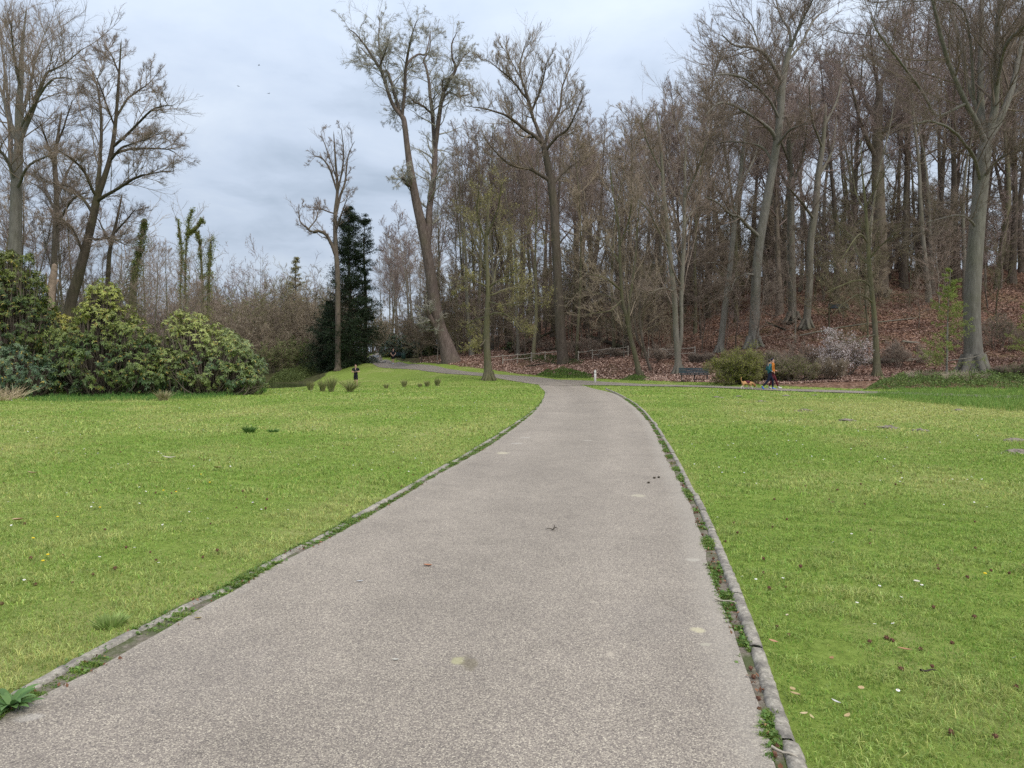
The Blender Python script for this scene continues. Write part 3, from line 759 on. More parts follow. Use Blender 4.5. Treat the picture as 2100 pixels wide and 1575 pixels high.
# single fallen leaves
def leaf_mesh(name, L_, W_, curl, col, var=.15, rng=np.random.default_rng(1)):
    n = 9; V = []; q = []
    for i_ in range(n):
        t = i_ / (n - 1); w = W_ / 2 * math.sin(PI * min(1, t * .96 + .02)) ** .75; x = (t - .5) * L_
        z = curl * (t - .5) ** 2 * 4
        V += [(x, -w, z + .35 * w), (x, 0, z), (x, w, z + .35 * w)]
    for i_ in range(n - 1):
        for j_ in range(2): q.append((i_ * 3 + j_, (i_ + 1) * 3 + j_, (i_ + 1) * 3 + j_ + 1, i_ * 3 + j_ + 1))
    V = np.array(V); V2 = V.copy(); V2[:, 2] -= .0012; q = np.array(q)
    c = np.tile(col, (len(V), 1)) * (1 + var * (np.abs(V[:, 1:2]) / (W_ / 2) - .5))
    return mesh_from(name, [(V, q, c), (V2, q[:, ::-1], c)], L_LITTER)
LV = []
for px, py, L_, W_, curl, col, rz, lab in [
    (877, 1165, .066, .036, .006, (.55, .26, .15), .1, 'orange brown oval leaf lying alone in the middle of the path'),
    (738, 1198, .05, .016, .004, (.62, .62, .62), .5, 'pale silvery leaf lying on the asphalt left of the orange leaf'),
    (811, 1361, .036, .014, .003, (.6, .58, .52), .2, 'tiny pale petal on the asphalt left of the mossy stain'),
    (37, 1075, .10, .10, .012, (.62, .42, .28), 1.2, 'large pale tan round leaf resting on the grass at the far left'),
    (346, 944, .20, .07, .03, (.62, .58, .46), .3, 'large pale curled leaf on the left lawn beyond the daisies'),
    (318, 954, .20, .05, .02, (.50, .42, .20), .5, 'yellowish curled leaf just left of the large pale curled leaf'),
    (445, 965, .13, .09, .02, (.60, .46, .32), 1.0, 'tan rounded leaf on the left lawn halfway to the bushes'),
    (67, 976, .14, .07, .02, (.60, .44, .28), .2, 'tan leaf on the lawn near the left picture edge'),
    (406, 1275, .04, .022, .004, (.36, .28, .10), .4, 'small curled olive leaf on the asphalt beside the left kerb stones'),
    (1715, 1457, .055, .012, .004, (.72, .70, .66), 1.9, 'white narrow leaf standing out in the right foreground grass'),
    (1626, 1431, .045, .022, .004, (.55, .43, .22), 1.6, 'upper tan leaf of a close pair in grass right of the kerb stones'),
    (1631, 1441, .045, .024, .004, (.50, .38, .20), -.4, 'lower tan leaf of a close pair in grass right of the kerb stones'),
    (1766, 1429, .05, .026, .004, (.60, .44, .24), .9, 'tan leaf on the right lawn above the white narrow leaf'),
    (1737, 1487, .06, .018, .005, (.55, .42, .22), .8, 'long tan leaf right of the white narrow leaf'),
    (1665, 1489, .05, .012, .003, (.60, .52, .26), 1.5, 'thin yellow leaf upright beside the kerb in the right foreground'),
    (1648, 1482, .045, .014, .004, (.62, .5, .3), .4, 'short tan leaf left of the thin yellow leaf'),
    (1586, 1330, .05, .022, .004, (.58, .34, .20), -.6, 'orange tan leaf in the grass just right of the kerb stones'),
    (1705, 1366, .05, .020, .006, (.40, .24, .12), .9, 'brown leaf beside a seed ball in the right lawn'),
    (1880, 1204, .05, .030, .004, (.75, .70, .58), .2, 'cream white leaf in the right lawn nearest the picture edge'),
    (1614, 1275, .045, .016, .003, (.66, .58, .40), 1.1, 'small cream leaf in the grass right of the kerb stones'),
    (1855, 1346, .07, .016, .003, (.48, .27, .15), -.2, 'long reddish leaf near the right picture edge')]:
    x, y = fl(px, py); z = float(ht(x, y)) + (.022 if 'asphalt' in lab or 'path' in lab and 'grass' not in lab else .04)
    o = obj('fallen_leaf', leaf_mesh('fallen_leaf', L_, W_, curl, np.array(col) * .9), None); o.location = (x, y, z); o.rotation_euler = (.12 * math.sin(px), .1, rz); tag(o, lab, 'leaf')
# twig crumb on the path
x, y = fl(1133, 1091); p = np.array([[[0, 0, .006], [.03, .01, .022], [.06, .0, .012]], [[0, .0, .006], [-.03, .015, .014], [-.075, .0, .006]], [[0, 0, .006], [.0, -.03, .012], [.03, -.05, .006]], [[.01, 0, .01], [.02, .03, .03], [.012, .04, .05]]])
o = obj('dry_twig', [tubes(p, np.full((4, 3), .004), 5)], B_DARK); o.location = (x, y, .018); tag(o, 'small broken dark twig lying in the middle of the path', 'twig')
for k, (px, py) in enumerate([(1351, 983), (1342, 984), (1330, 994)]):
    x, y = fl(px, py); o = obj('beech_nut', [ball((0, 0, .012), .016, 7, 5, (1.3, 1, .7))], B_DARK); o.location = (x, y, .018)
    tag(o, ['dark nut husk on the path, rightmost of three', 'dark nut husk on the path, middle one of three', 'dark nut husk on the path, nearest of three'][k], 'nut')
M_PALETWIG = plain('bleached_twig', (.42, .37, .30), .8)
for (px, py, L_, rz, lab) in [(1490, 1242, .15, -.5, 'bleached stick lying across the joint beside the right kerb stones'), (1613, 1560, .12, -.75, 'pale stick in the joint at the bottom end of the right kerb stones'), (1905, 1387, .09, .1, 'short dark brown stick lying in the right lawn')]:
    x, y = fl(px, py); t = np.linspace(-.5, .5, 6); p = np.stack([t * L_ * math.cos(rz), t * L_ * math.sin(rz), .03 + .004 * np.sin(t * 9)], 1)
    o = obj('stick', [tubes(p, np.interp(t, [-.5, .5], [.006, .003]), 6)], M_PALETWIG if px < 1800 else B_DARK); o.location = (x, y, 0.0); tag(o, lab, 'stick')
# broad-leaved weed at the left kerb (bottom-left corner)
def rosette(name, loc, n, L_, W_, lab, cat, colA, colB, up=.5, group=None):
    r = np.random.default_rng(int(abs(loc[0]) * 100) + n); V = []; q = []; c = []
    for i_ in range(n):
        a = i_ * 2.4 + r.uniform(-.2, .2); el = r.uniform(.2, 1.0) * up; l = L_ * r.uniform(.7, 1.15); b = len(V); w = W_ * r.uniform(.8, 1.1)
        for t in np.linspace(0, 1, 7):
            ww = w / 2 * math.sin(PI * (0.08 + .9 * t)) ** .8; rr = l * t * math.cos(el); zz = l * math.sin(el) * math.sin(PI * t * .6) + .01
            for s_ in (-1, 0, 1): V.append((math.cos(a) * rr - math.sin(a) * ww * s_, math.sin(a) * rr + math.cos(a) * ww * s_, zz + abs(s_) * ww * .3)); c.append(np.array(colA) * (1 - i_ / n) + np.array(colB) * i_ / n)
        for k_ in range(6):
            for j_ in range(2): q.append((b + k_ * 3 + j_, b + (k_ + 1) * 3 + j_, b + (k_ + 1) * 3 + j_ + 1, b + k_ * 3 + j_ + 1))
    o = obj(name, [(np.array(V), np.array(q), np.array(c))], L_LEAF); o.location = loc; return tag(o, lab, cat, group)
x, y = fl(22, 1464); rosette('dock_plant', (x, y, .02), 24, .13, .032, 'broad leaved green weed growing from the left kerb joint in the foreground', 'weed', (.07, .15, .04), (.17, .29, .09))

# molehills
for px, py, w, lab in [(1648, 843, .55, 'largest grey molehill, nearest to the dog walkers'), (1735, 863, .4, 'dark molehill on the pale turf right of the largest one'), (1820, 878, .45, 'flat worn molehill between two darker ones'), (1885, 884, .36, 'grey rounded molehill on the pale dry turf'),
                       (1965, 842, .35, 'low molehill just below the uncut grass'), (2090, 928, .42, 'grey molehill nearest the camera at the right edge'), (2082, 904, .4, 'flat molehill just behind the nearest one at the right edge'), (1470, 815, .4, 'small worn molehill close below the blue bench'),
                       (1514, 813, .35, 'small pale molehill below the dog'), (1612, 811, .35, 'small molehill right below the couple'), (1560, 824, .4, 'faint molehill on the lawn between dog and largest molehill'), (1672, 810, .3, 'tiny molehill at the edge of the side path')]:
    x, y = fl(px, py); r = np.random.default_rng(px); nr, ns = 6, 18; V = [(0, 0, .10 * w)]; 
    for i_ in range(1, nr + 1):
        for j_ in range(ns):
            a = j_ / ns * 2 * PI; t = i_ / nr; rr = w * .5 * t * (1 + .22 * r.normal()); V.append((math.cos(a) * rr * 1.2, math.sin(a) * rr, w * .10 * (1 - t ** 1.4) * (1 + .4 * r.normal()) - .012 * (t > .95)))
    q = [(1 + (i_ - 1) * ns + j_, 1 + i_ * ns + j_, 1 + i_ * ns + (j_ + 1) % ns, 1 + (i_ - 1) * ns + (j_ + 1) % ns) for i_ in range(1, nr) for j_ in range(ns)]
    t3 = [(0, 1 + j_, 1 + (j_ + 1) % ns) for j_ in range(ns)]
    if 'MOLE' not in MATS: MATS['MOLE'] = plain('molehill_soil', (.24, .205, .17), .95, .1, .35, 25, .8)
    o = obj('molehill', [(np.array(V), [np.array(q), np.array(t3)])], MATS['MOLE']); o.location = (x, y, float(ht(x, y)) + .01); tag(o, lab, 'molehill')

# rush tufts
def tuft(loc, h, w, n, lab, seed, ca=(.07, .10, .03), cb=(.26, .24, .10), group=None, cat='rush tuft', spread=.9):
    r = np.random.default_rng(seed); a = r.uniform(0, 2 * PI, n); rr = w * .25 * np.sqrt(r.uniform(0, 1, n)); o_ = spread * r.uniform(0, 1, n) ** .7
    L_ = h * r.uniform(.6, 1.15, n); S = np.stack([np.cos(a) * rr, np.sin(a) * rr, 0 * a - .02], 1); out = np.stack([np.cos(a), np.sin(a), 0 * a], 1)
    t = np.linspace(0, 1, 4)[None, :, None]; Pp = S[:, None] + out[:, None] * (L_ * o_)[:, None, None] * t ** 1.5 + np.array([0, 0, 1.]) * (L_ * (1 - .3 * o_))[:, None, None] * t
    V, Fs = tubes(Pp, np.linspace(.008, .003, 4)[None] * np.ones((n, 1)) * (1 + .012 * loc[1]), 3)
    k = r.uniform(0, 1, n)[:, None]; c = np.array(ca) * (1 - k) + np.array(cb) * k; c = np.repeat(c, len(V) // n, 0)
    o = obj('rush_tuft' if cat == 'rush tuft' else 'grass_tuft', [(V, Fs, c)], L_DARK, smooth=False); o.location = loc; return tag(o, lab, cat, group)
GR = 'rush tufts in a row on the far lawn'
for k, (px, py, h, lab) in enumerate([(637, 801, .55, 'leftmost rush tuft beside the pond'), (662, 803, .62, 'brownish rush tuft between the pond and the jogger'), (680, 804, .8, 'tall rush tuft second left of the man on the lawn'), (718, 804, .75, 'wide brown rush tuft at the feet of the man on the lawn'), (792, 797, .3, 'small rush tuft right of the man on the lawn'),
                                    (829, 794, .5, 'rush tuft midway between the man and the mossy tree'), (861, 794, .25, 'smallest rush tuft, left of the last pair'), (876, 793, .42, 'left tuft of the last pair before the mossy tree'), (897, 792, .58, 'rightmost rush tuft, nearest to the mossy tree')]):
    g = G(px, py); tuft(g, h * 1.15, .45, 130, lab, 200 + k, (.09, .12, .035), (.32, .30, .13), group=GR, spread=1.0 if k == 3 else .45)
tuft(G(511, 888), .2, .3, 140, 'small dark green grass tuft alone on the left lawn', 301, (.05, .12, .02), (.12, .22, .05), cat='grass tuft')
tuft(G(560, 886), .1, .4, 120, 'low dark grass tuft right of the lone tuft on the left lawn', 302, (.05, .12, .02), (.12, .22, .05), cat='grass tuft')
tuft(G(335, 822), .5, .5, 200, 'straw coloured tuft at the foot of the rhododendrons', 303, (.12, .13, .05), (.5, .42, .25), cat='grass tuft')
tuft(G(225, 1330 - 45), .10, .2, 140, 'pale green tuft of longer grass beside the left kerb stones', 304, (.17, .27, .06), (.34, .42, .14), cat='grass tuft')
# dead reed stalks at far left
for k, (px, py, h) in enumerate([(5, 822, 1.0), (30, 818, 1.0), (-25, 824, 1.1), (60, 812, .8)]):
    tuft(G(px, py), h * .8, 1.2, 55, ['bleached dead reeds in front of the left bushes, second clump from the edge', 'bleached dead reeds in front of the left bushes, third clump from the edge', 'bleached dead reeds at the very left edge', 'bleached dead reeds, rightmost clump before the rhododendrons'][k], 320 + k, (.33, .25, .15), (.6, .48, .32), cat='reeds', spread=1.5)

# ---------------------------------------------------------------- trees that stand out: limbs laid out in real depth round a trunk
def hero(name, d, stems, label, cat, m_trunk, m_twig, seed, extra=14, tw=.007, l2=.42, k=(7, 7, 6), trop=.04, buds=None, base=None, wob=.10, ang=34, minlen=2.2, l3=.60, l4=.60, group=None, rootflare=1.2, ang1=45, xl=.48):
    """stems: list of (points [(px, py, width_px)...], depth_swing, attach) - the first is the trunk"""
    rng = np.random.default_rng(seed)
    px0, py0, w0 = stems[0][0][0]
    g = at(px0, d) if base is None else np.array(base)
    th = thing(name, g, label, cat, group)
    trunk, limbs = [], []
    tracks = []
    for si, (pts, swing) in enumerate(stems):
        w = np.array([P(a, b, d) for a, b, _ in pts]); r = np.array([c / F * d / 2 for _, _, c in pts])
        if si == 0:
            w[0, 2] = g[2] - .15
        off0 = 0.0
        if si > 0 and tracks:   # leave the parent at the parent's own depth
            best = 1e9
            for tw_, tr_ in tracks:
                q = ((tw_[:, [0, 2]] - w[0, [0, 2]]) ** 2).sum(1); k_ = q.argmin()
                if q[k_] < best: best = q[k_]; off0 = tw_[k_, 1] - d; st = tw_[k_].copy()
            if best < 1.0: w[0] = st
        L = np.concatenate([[0], np.cumsum(np.linalg.norm(np.diff(w, axis=0), axis=1))]); L /= max(L[-1], 1e-6)
        w[:, 1] = d + off0 + swing * L ** 1.2
        # keep the apparent position while changing the depth
        sc_ = (w[:, 1] / d)[:, None]
        if si > 0: w[1:, 0] *= sc_[1:, 0]; w[1:, 2] = CZ + (w[1:, 2] - CZ) * sc_[1:, 0]
        n = max(8, int(len(pts) * 6)); c = catmull(np.column_stack([w, r]), n)
        c[:, :3] += np.cumsum(rng.normal(0, 1, (n, 3)), 0) * .012 * (0 if si == 0 else 1)
        c[:, 3] = np.maximum(c[:, 3], .012)
        tracks.append((c[:, :3], c[:, 3]))
        rr = c[:, 3].copy()
        if si == 0:
            zz = c[:, 2] - g[2]; rr *= 1 + (rootflare - 1) * np.exp(-np.maximum(zz, 0) / .55)
        trunk.append(tubes(c[:, :3] - g, rr, 14 if si == 0 else 8))
        if si == 0 and rootflare > 1.15:   # root buttresses
            nb_ = 7; R0 = rr[1]
            for k_ in range(nb_):
                a = k_ / nb_ * 2 * PI + rng.uniform(-.3, .3); u = np.array([math.cos(a), math.sin(a), 0])
                q = np.array([u * R0 * .55 + [0, 0, R0 * 1.5], u * R0 * .9 + [0, 0, R0 * .6], u * R0 * 1.25 + [0, 0, .12 * R0], u * R0 * 1.6 + [0, 0, -.3 * R0]]) 
                trunk.append(tubes(catmull(q, 7), np.linspace(R0 * .38, R0 * .14, 7), 7))
    # limbs in the free directions round the stems
    crown = []; bp = []; br = []
    for si, (c, r) in enumerate(tracks):
        c = c - g
        if si == 0: continue
        u = resample(np.column_stack([c, r]), n=9); bp.append(u[None, :, :3]); br.append(u[None, :, 3])
    if len(bp):
        gp = np.concatenate(bp); gr = np.concatenate(br)
        if extra:
            S, D, L, R = spawn(gp, gr, extra, .12, .98, ang1, 12, xl, .36, rng, minr=.022, shape=.4)
            L = np.clip(L, minlen * .6, None)
            ep, er = grow(S, D, L, R, np.full(len(R), tw * 1.8), 8, wob * .8, trop, rng)
            crown.append(tubes(ep, er, 5)); gp = np.concatenate([gp, ep]); gr = np.concatenate([gr, er])
        a, T = twigs_from(gp, gr, rng, k[0] + 1, k[1] + 1, k[2], l2 * 1.25, l3, l4, tw * .68, trop + .05, wob=wob, ang=ang, tips=buds is not None); crown += a
    obj('trunk', trunk, m_trunk, th)
    if crown: obj('crown', crown, m_twig, th)
    if buds:
        n, size, ca, cb = buds; q = T[rng.integers(0, len(T), n)] + rng.normal(0, .05, (n, 3))
        obj('buds', [leaves(q, size, rng, ca, cb)], L_LEAF, th, smooth=False)
    return th

hero('beech_tree', 46, [([(28, 830, 30), (30, 640, 27), (31, 520, 24), (33, 430, 22), (35, 350, 20), (39, 290, 16), (39, 225, 14), (44, 150, 9), (46, 90, 6), (55, 12, 2)], 0),
    ([(38, 300, 10), (62, 240, 9), (84, 185, 7), (98, 150, 5), (125, 135, 3), (175, 92, 1.5)], -3), ([(36, 300, 11), (20, 250, 9), (5, 190, 6), (-25, 120, 3), (-50, 60, 1.5)], 3),
    ([(31, 400, 11), (21, 330, 10), (20, 262, 9), (13, 200, 6), (2, 120, 4), (-8, 30, 2)], 4), ([(41, 245, 9), (60, 180, 6), (78, 110, 4), (98, 55, 1.5)], 4), ([(35, 390, 7), (55, 340, 5), (80, 322, 4), (115, 310, 2)], -4),
    ([(40, 270, 8), (70, 215, 5), (110, 165, 4), (150, 160, 2), (170, 170, 1)], -5), ([(31, 370, 8), (10, 320, 6), (-25, 290, 4), (-60, 250, 2)], -4), ([(42, 180, 7), (30, 110, 5), (25, 45, 2)], -3)],
    'large pale grey beech at the left edge, tallest of the left group', 'tree', B_BEECH, T_BROWN, 1, extra=12, tw=.0065, k=(6, 7, 5))
hero('bare_tree', 50, [([(106, 830, 15), (109, 600, 12), (114, 470, 11), (116, 400, 10), (112, 330, 9), (117, 290, 6), (127, 225, 3)], 0),
    ([(114, 400, 6), (140, 350, 4), (165, 300, 2)], 3), ([(112, 340, 6), (95, 290, 4), (80, 250, 2)], -3), ([(114, 430, 6), (90, 390, 4), (62, 370, 2)], 4), ([(116, 300, 5), (135, 250, 3), (150, 205, 1.5)], -2), ([(115, 460, 5), (150, 410, 4), (185, 395, 2)], -4)],
    'slim brown bare tree between the large beech and the dark leaning tree', 'tree', B_BROWN, T_BROWN, 2, extra=8, tw=.006, k=(6, 6, 5))
hero('leaning_tree', 42, [([(138, 830, 24), (143, 640, 22), (160, 570, 20), (178, 500, 17), (192, 440, 15), (199, 405, 14), (212, 370, 11), (228, 315, 9), (237, 250, 7), (243, 170, 5), (249, 78, 2)], 0),
    ([(199, 408, 10), (203, 360, 9), (208, 300, 7), (208, 240, 6), (200, 190, 4), (190, 145, 2)], 2.5), ([(199, 412, 8), (235, 392, 6), (275, 367, 5), (320, 355, 3), (362, 352, 1.3)], -3), ([(229, 322, 6), (262, 308, 5), (310, 306, 3.5), (345, 310, 2.5), (365, 322, 1.2)], 3),
    ([(232, 300, 6), (265, 270, 5), (300, 235, 4), (325, 222, 3), (355, 218, 1.2)], -3), ([(240, 238, 5), (262, 200, 4), (288, 180, 3), (312, 160, 1.2)], 2), ([(198, 405, 6), (175, 360, 5), (150, 330, 4), (115, 305, 1.5)], -3), ([(190, 440, 7), (165, 400, 5), (140, 380, 4), (105, 372, 1.5)], 3),
    ([(181, 490, 6), (200, 492, 5), (225, 488, 4), (258, 502, 2)], -3), ([(173, 522, 5), (155, 480, 4), (128, 450, 3), (100, 445, 1.5)], -2), ([(231, 260, 4), (212, 200, 3), (190, 150, 1.2)], -2), ([(243, 150, 4), (228, 110, 2.5), (215, 100, 1)], 1), ([(225, 330, 6), (250, 300, 4), (280, 290, 3), (330, 270, 1.2)], -4)],
    'dark bare tree leaning right with a forked trunk behind the rhododendrons', 'tree', B_DARK, T_BROWN, 3, extra=11, tw=.006, k=(6, 7, 5), xl=.36, l2=.34)
hero('leaning_tree', 52, [([(215, 820, 11), (222, 560, 9), (228, 500, 7), (240, 450, 5), (251, 395, 2)], 0), ([(228, 500, 5), (205, 460, 3), (190, 440, 1)], 2), ([(234, 480, 4), (262, 450, 3), (280, 430, 1)], -2)],
    'thin dark leaning stem right of the dark forked tree', 'tree', B_DARK, T_BROWN, 4, extra=6)
hero('poplar_tree', 73, [([(926, 741, 40), (914, 705, 30), (901, 670, 26), (891, 620, 24), (884, 570, 22), (874, 510, 21), (864, 460, 20), (853, 410, 18), (842, 350, 15), (835, 300, 12), (829, 250, 11), (824, 238, 10)], 0),
    ([(905, 690, 18), (890, 665, 13), (878, 645, 10), (872, 634, 6)], -1.0), ([(876, 512, 16), (879, 470, 15), (882, 425, 13), (890, 370, 12), (893, 320, 12), (893, 292, 10)], 3),
    ([(824, 240, 9), (806, 215, 7.5), (793, 180, 6.5), (782, 148, 6), (765, 120, 5), (750, 98, 4), (728, 70, 2.5), (712, 60, 1)], -2), ([(822, 236, 8), (812, 200, 7), (803, 165, 6), (797, 148, 5.5), (783, 144, 5), (782, 120, 4), (776, 85, 3), (778, 45, 1.5), (775, 32, 1)], 3),
    ([(828, 232, 7), (829, 190, 6.5), (830, 150, 6), (835, 112, 5), (842, 80, 3.5), (852, 50, 1.5), (858, 40, 1)], -4), ([(830, 150, 5), (843, 122, 4.5), (860, 110, 4), (875, 108, 3), (885, 60, 1)], 3),
    ([(891, 300, 9), (887, 245, 8), (882, 200, 7), (878, 165, 6), (872, 138, 5), (868, 125, 4), (880, 105, 3), (882, 65, 1.2)], 3), ([(894, 292, 10), (900, 240, 9), (906, 200, 8), (917, 170, 7), (932, 142, 6), (925, 118, 4), (925, 88, 3), (935, 65, 1)], -3),
    ([(906, 203, 5), (918, 190, 4), (945, 197, 3), (975, 188, 1.2)], 3), ([(908, 188, 4), (908, 166, 3.5), (920, 160, 3), (934, 168, 2)], -2), ([(882, 212, 5), (865, 217, 4.5), (850, 210, 3.5), (845, 205, 2)], -2), ([(792, 178, 5), (775, 135, 4), (752, 112, 3), (735, 95, 1.2)], 4),
    ([(930, 143, 4), (948, 120, 3), (965, 105, 1.5)], 2), ([(840, 386, 9), (833, 376, 7), (826, 362, 5)], -1.5), ([(783, 144, 4), (790, 110, 3), (800, 75, 1.3)], -3), ([(850, 205, 3), (832, 200, 2), (810, 250, 1)], 3)],
    'tall forked poplar with crooked upper limbs standing beside the far bend', 'tree', B_POP, T_PALE, 5, extra=13, tw=.0095, xl=.34, l2=.32, l3=.55, l4=.6, rootflare=1.1, k=(6, 7, 6), trop=.0, wob=.2, ang=46, minlen=3.0, ang1=55)
hero('spreading_tree', 66, [([(1156, 745, 25), (1151, 700, 21), (1145, 600, 19), (1140, 500, 18), (1137, 433, 17), (1130, 375, 16), (1122, 330, 14), (1114, 295, 12)], 0),
    ([(1114, 296, 9), (1103, 265, 8), (1090, 235, 7), (1077, 190, 5.5), (1066, 150, 4), (1070, 115, 2.5), (1080, 85, 1)], 3), ([(1114, 296, 9), (1095, 278, 8), (1072, 262, 7), (1045, 240, 5.5), (1020, 229, 4), (985, 220, 2.5), (952, 216, 1)], -4),
    ([(1130, 368, 9), (1108, 358, 8), (1085, 345, 7), (1050, 338, 6), (1025, 322, 4), (1005, 300, 2), (990, 280, 1)], -4), ([(1115, 298, 7), (1128, 262, 6), (1148, 225, 5), (1155, 180, 3.5), (1175, 130, 1.5)], 3), ([(1078, 195, 5), (1050, 165, 4), (1025, 145, 2.5), (1000, 125, 1)], -3),
    ([(1118, 310, 7), (1143, 280, 5), (1165, 262, 4), (1195, 195, 1.2)], -4), ([(1132, 380, 7), (1158, 350, 5), (1185, 330, 3), (1220, 300, 1.5)], 4), ([(1085, 228, 5), (1110, 180, 3.5), (1125, 120, 1.5)], -2), ([(1070, 150, 3), (1045, 120, 2), (1030, 95, 1)], 2), ([(1100, 283, 4), (1060, 270, 3), (1035, 190, 1.2)], 3)],
    'dark trunked tree with a wide fan shaped crown and one long mossy left limb', 'tree', B_BROWN, T_TAN, 6, extra=13, tw=.008, rootflare=1.1, xl=.34, l2=.38, k=(6, 7, 5), trop=.08)
hero('budding_tree', 57, [([(1002, 779, 21), (1000, 740, 15), (998, 690, 13), (1000, 630, 11), (1001, 590, 9), (998, 520, 7), (1000, 450, 5), (1006, 380, 3)], 0),
    ([(1001, 600, 5), (1015, 575, 5), (1018, 555, 4), (1030, 520, 3), (1045, 470, 1.5)], 2), ([(1004, 588, 4), (1030, 572, 4), (1055, 560, 3), (1085, 545, 1.5)], -3), ([(1001, 608, 4), (1025, 598, 3.5), (1055, 590, 3), (1090, 595, 1.5)], 3), ([(999, 585, 4), (980, 578, 3), (955, 572, 2), (935, 576, 1)], -2),
    ([(998, 560, 4), (985, 520, 3), (970, 470, 2), (960, 430, 1)], 3), ([(998, 650, 3.5), (1020, 640, 3), (1050, 650, 2), (1075, 680, 1)], -3), ([(998, 650, 3.5), (975, 655, 2.5), (950, 672, 1)], 3), ([(1000, 480, 4), (1020, 430, 3), (1030, 370, 1.5)], -3), ([(999, 500, 4), (980, 440, 3), (985, 380, 1.5)], -3),
    ([(999, 690, 3), (985, 710, 2), (965, 712, 1)], -2), ([(1001, 620, 3), (1040, 625, 2), (1110, 610, 1)], -4), ([(1000, 540, 4), (1060, 490, 2.5), (1100, 470, 1)], 3)],
    'mossy tree dotted with yellow buds on the grass edge before the path', 'tree', B_MOSS, T_MOSS, 7, extra=5, tw=.006, l2=.4, k=(6, 6, 5), buds=(6000, .085, (.30, .28, .06), (.50, .46, .16)), minlen=1.6, wob=.2)
hero('slender_tree', 76, [([(693, 745, 12), (693, 660, 11), (692, 560, 10), (688, 500, 9), (687, 440, 7), (692, 390, 6), (688, 330, 4), (684, 268, 1.5)], 0),
    ([(688, 530, 8), (678, 500, 7), (668, 482, 6.5), (652, 472, 6), (637, 472, 5), (625, 462, 4), (612, 448, 2.5), (608, 412, 1)], -2), ([(688, 445, 5), (698, 400, 5), (708, 370, 4), (714, 320, 2.5), (728, 285, 1)], 2), ([(691, 395, 4), (678, 350, 3.5), (660, 325, 2.5), (640, 322, 1)], -2), ([(690, 400, 4), (703, 330, 3), (700, 262, 1)], -2),
    ([(686, 435, 3), (660, 430, 2.5), (640, 430, 1)], 2), ([(689, 370, 3), (668, 300, 2), (658, 268, 1)], 2), ([(688, 480, 4), (700, 440, 3), (715, 400, 1)], -2), ([(640, 472, 3), (650, 440, 2), (640, 420, 1)], 2)],
    'slender grey tree with a curved left limb in front of the dark yew', 'tree', B_BROWN, T_BROWN, 8, extra=6, tw=.008, k=(5, 6, 5), l2=.27, xl=.26)
hero('beech_tree', 60, [([(1545, 722, 28), (1546, 680, 21), (1549, 620, 20), (1551, 560, 19), (1559, 490, 18), (1569, 430, 18), (1580, 370, 17), (1592, 300, 16), (1600, 240, 15), (1604, 180, 14), (1612, 130, 12), (1622, 95, 10)], 0),
    ([(1606, 170, 9), (1592, 145, 8), (1572, 112, 7), (1545, 95, 6), (1510, 92, 4), (1480, 70, 2)], -4), ([(1601, 230, 8), (1592, 190, 7), (1570, 150, 5), (1545, 60, 3), (1520, 30, 1.5)], 4), ([(1592, 290, 9), (1580, 265, 8), (1548, 240, 6), (1500, 213, 5), (1470, 212, 4), (1440, 240, 1.5)], -5),
    ([(1622, 95, 7), (1618, 60, 5), (1600, 30, 4), (1590, -10, 3), (1570, -50, 1.5)], 3), ([(1622, 95, 7), (1640, 50, 6), (1660, 10, 4), (1680, -40, 2)], -3), ([(1612, 130, 6), (1640, 95, 5), (1670, 40, 4), (1700, 20, 1.5)], 4), ([(1600, 245, 6), (1575, 200, 5), (1530, 160, 4), (1480, 150, 3), (1445, 165, 1.2)], -6),
    ([(1598, 180, 5), (1570, 170, 4), (1540, 180, 3), (1500, 150, 1.5)], -3), ([(1559, 490, 8), (1540, 470, 7), (1515, 445, 6), (1500, 440, 5), (1470, 415, 4), (1440, 400, 2)], -4), ([(1551, 560, 6), (1530, 563, 4), (1510, 575, 3), (1500, 600, 1.5)], -3), ([(1592, 300, 6), (1620, 270, 4), (1660, 255, 2)], -4), ([(1590, 330, 5), (1560, 300, 4), (1500, 290, 3), (1450, 300, 1.5)], 3)],
    'tall beech with a large dark crown behind the yellow green bush', 'tree', B_BEECH, T_BROWN, 9, extra=13, tw=.009, k=(7, 7, 5), l2=.42)
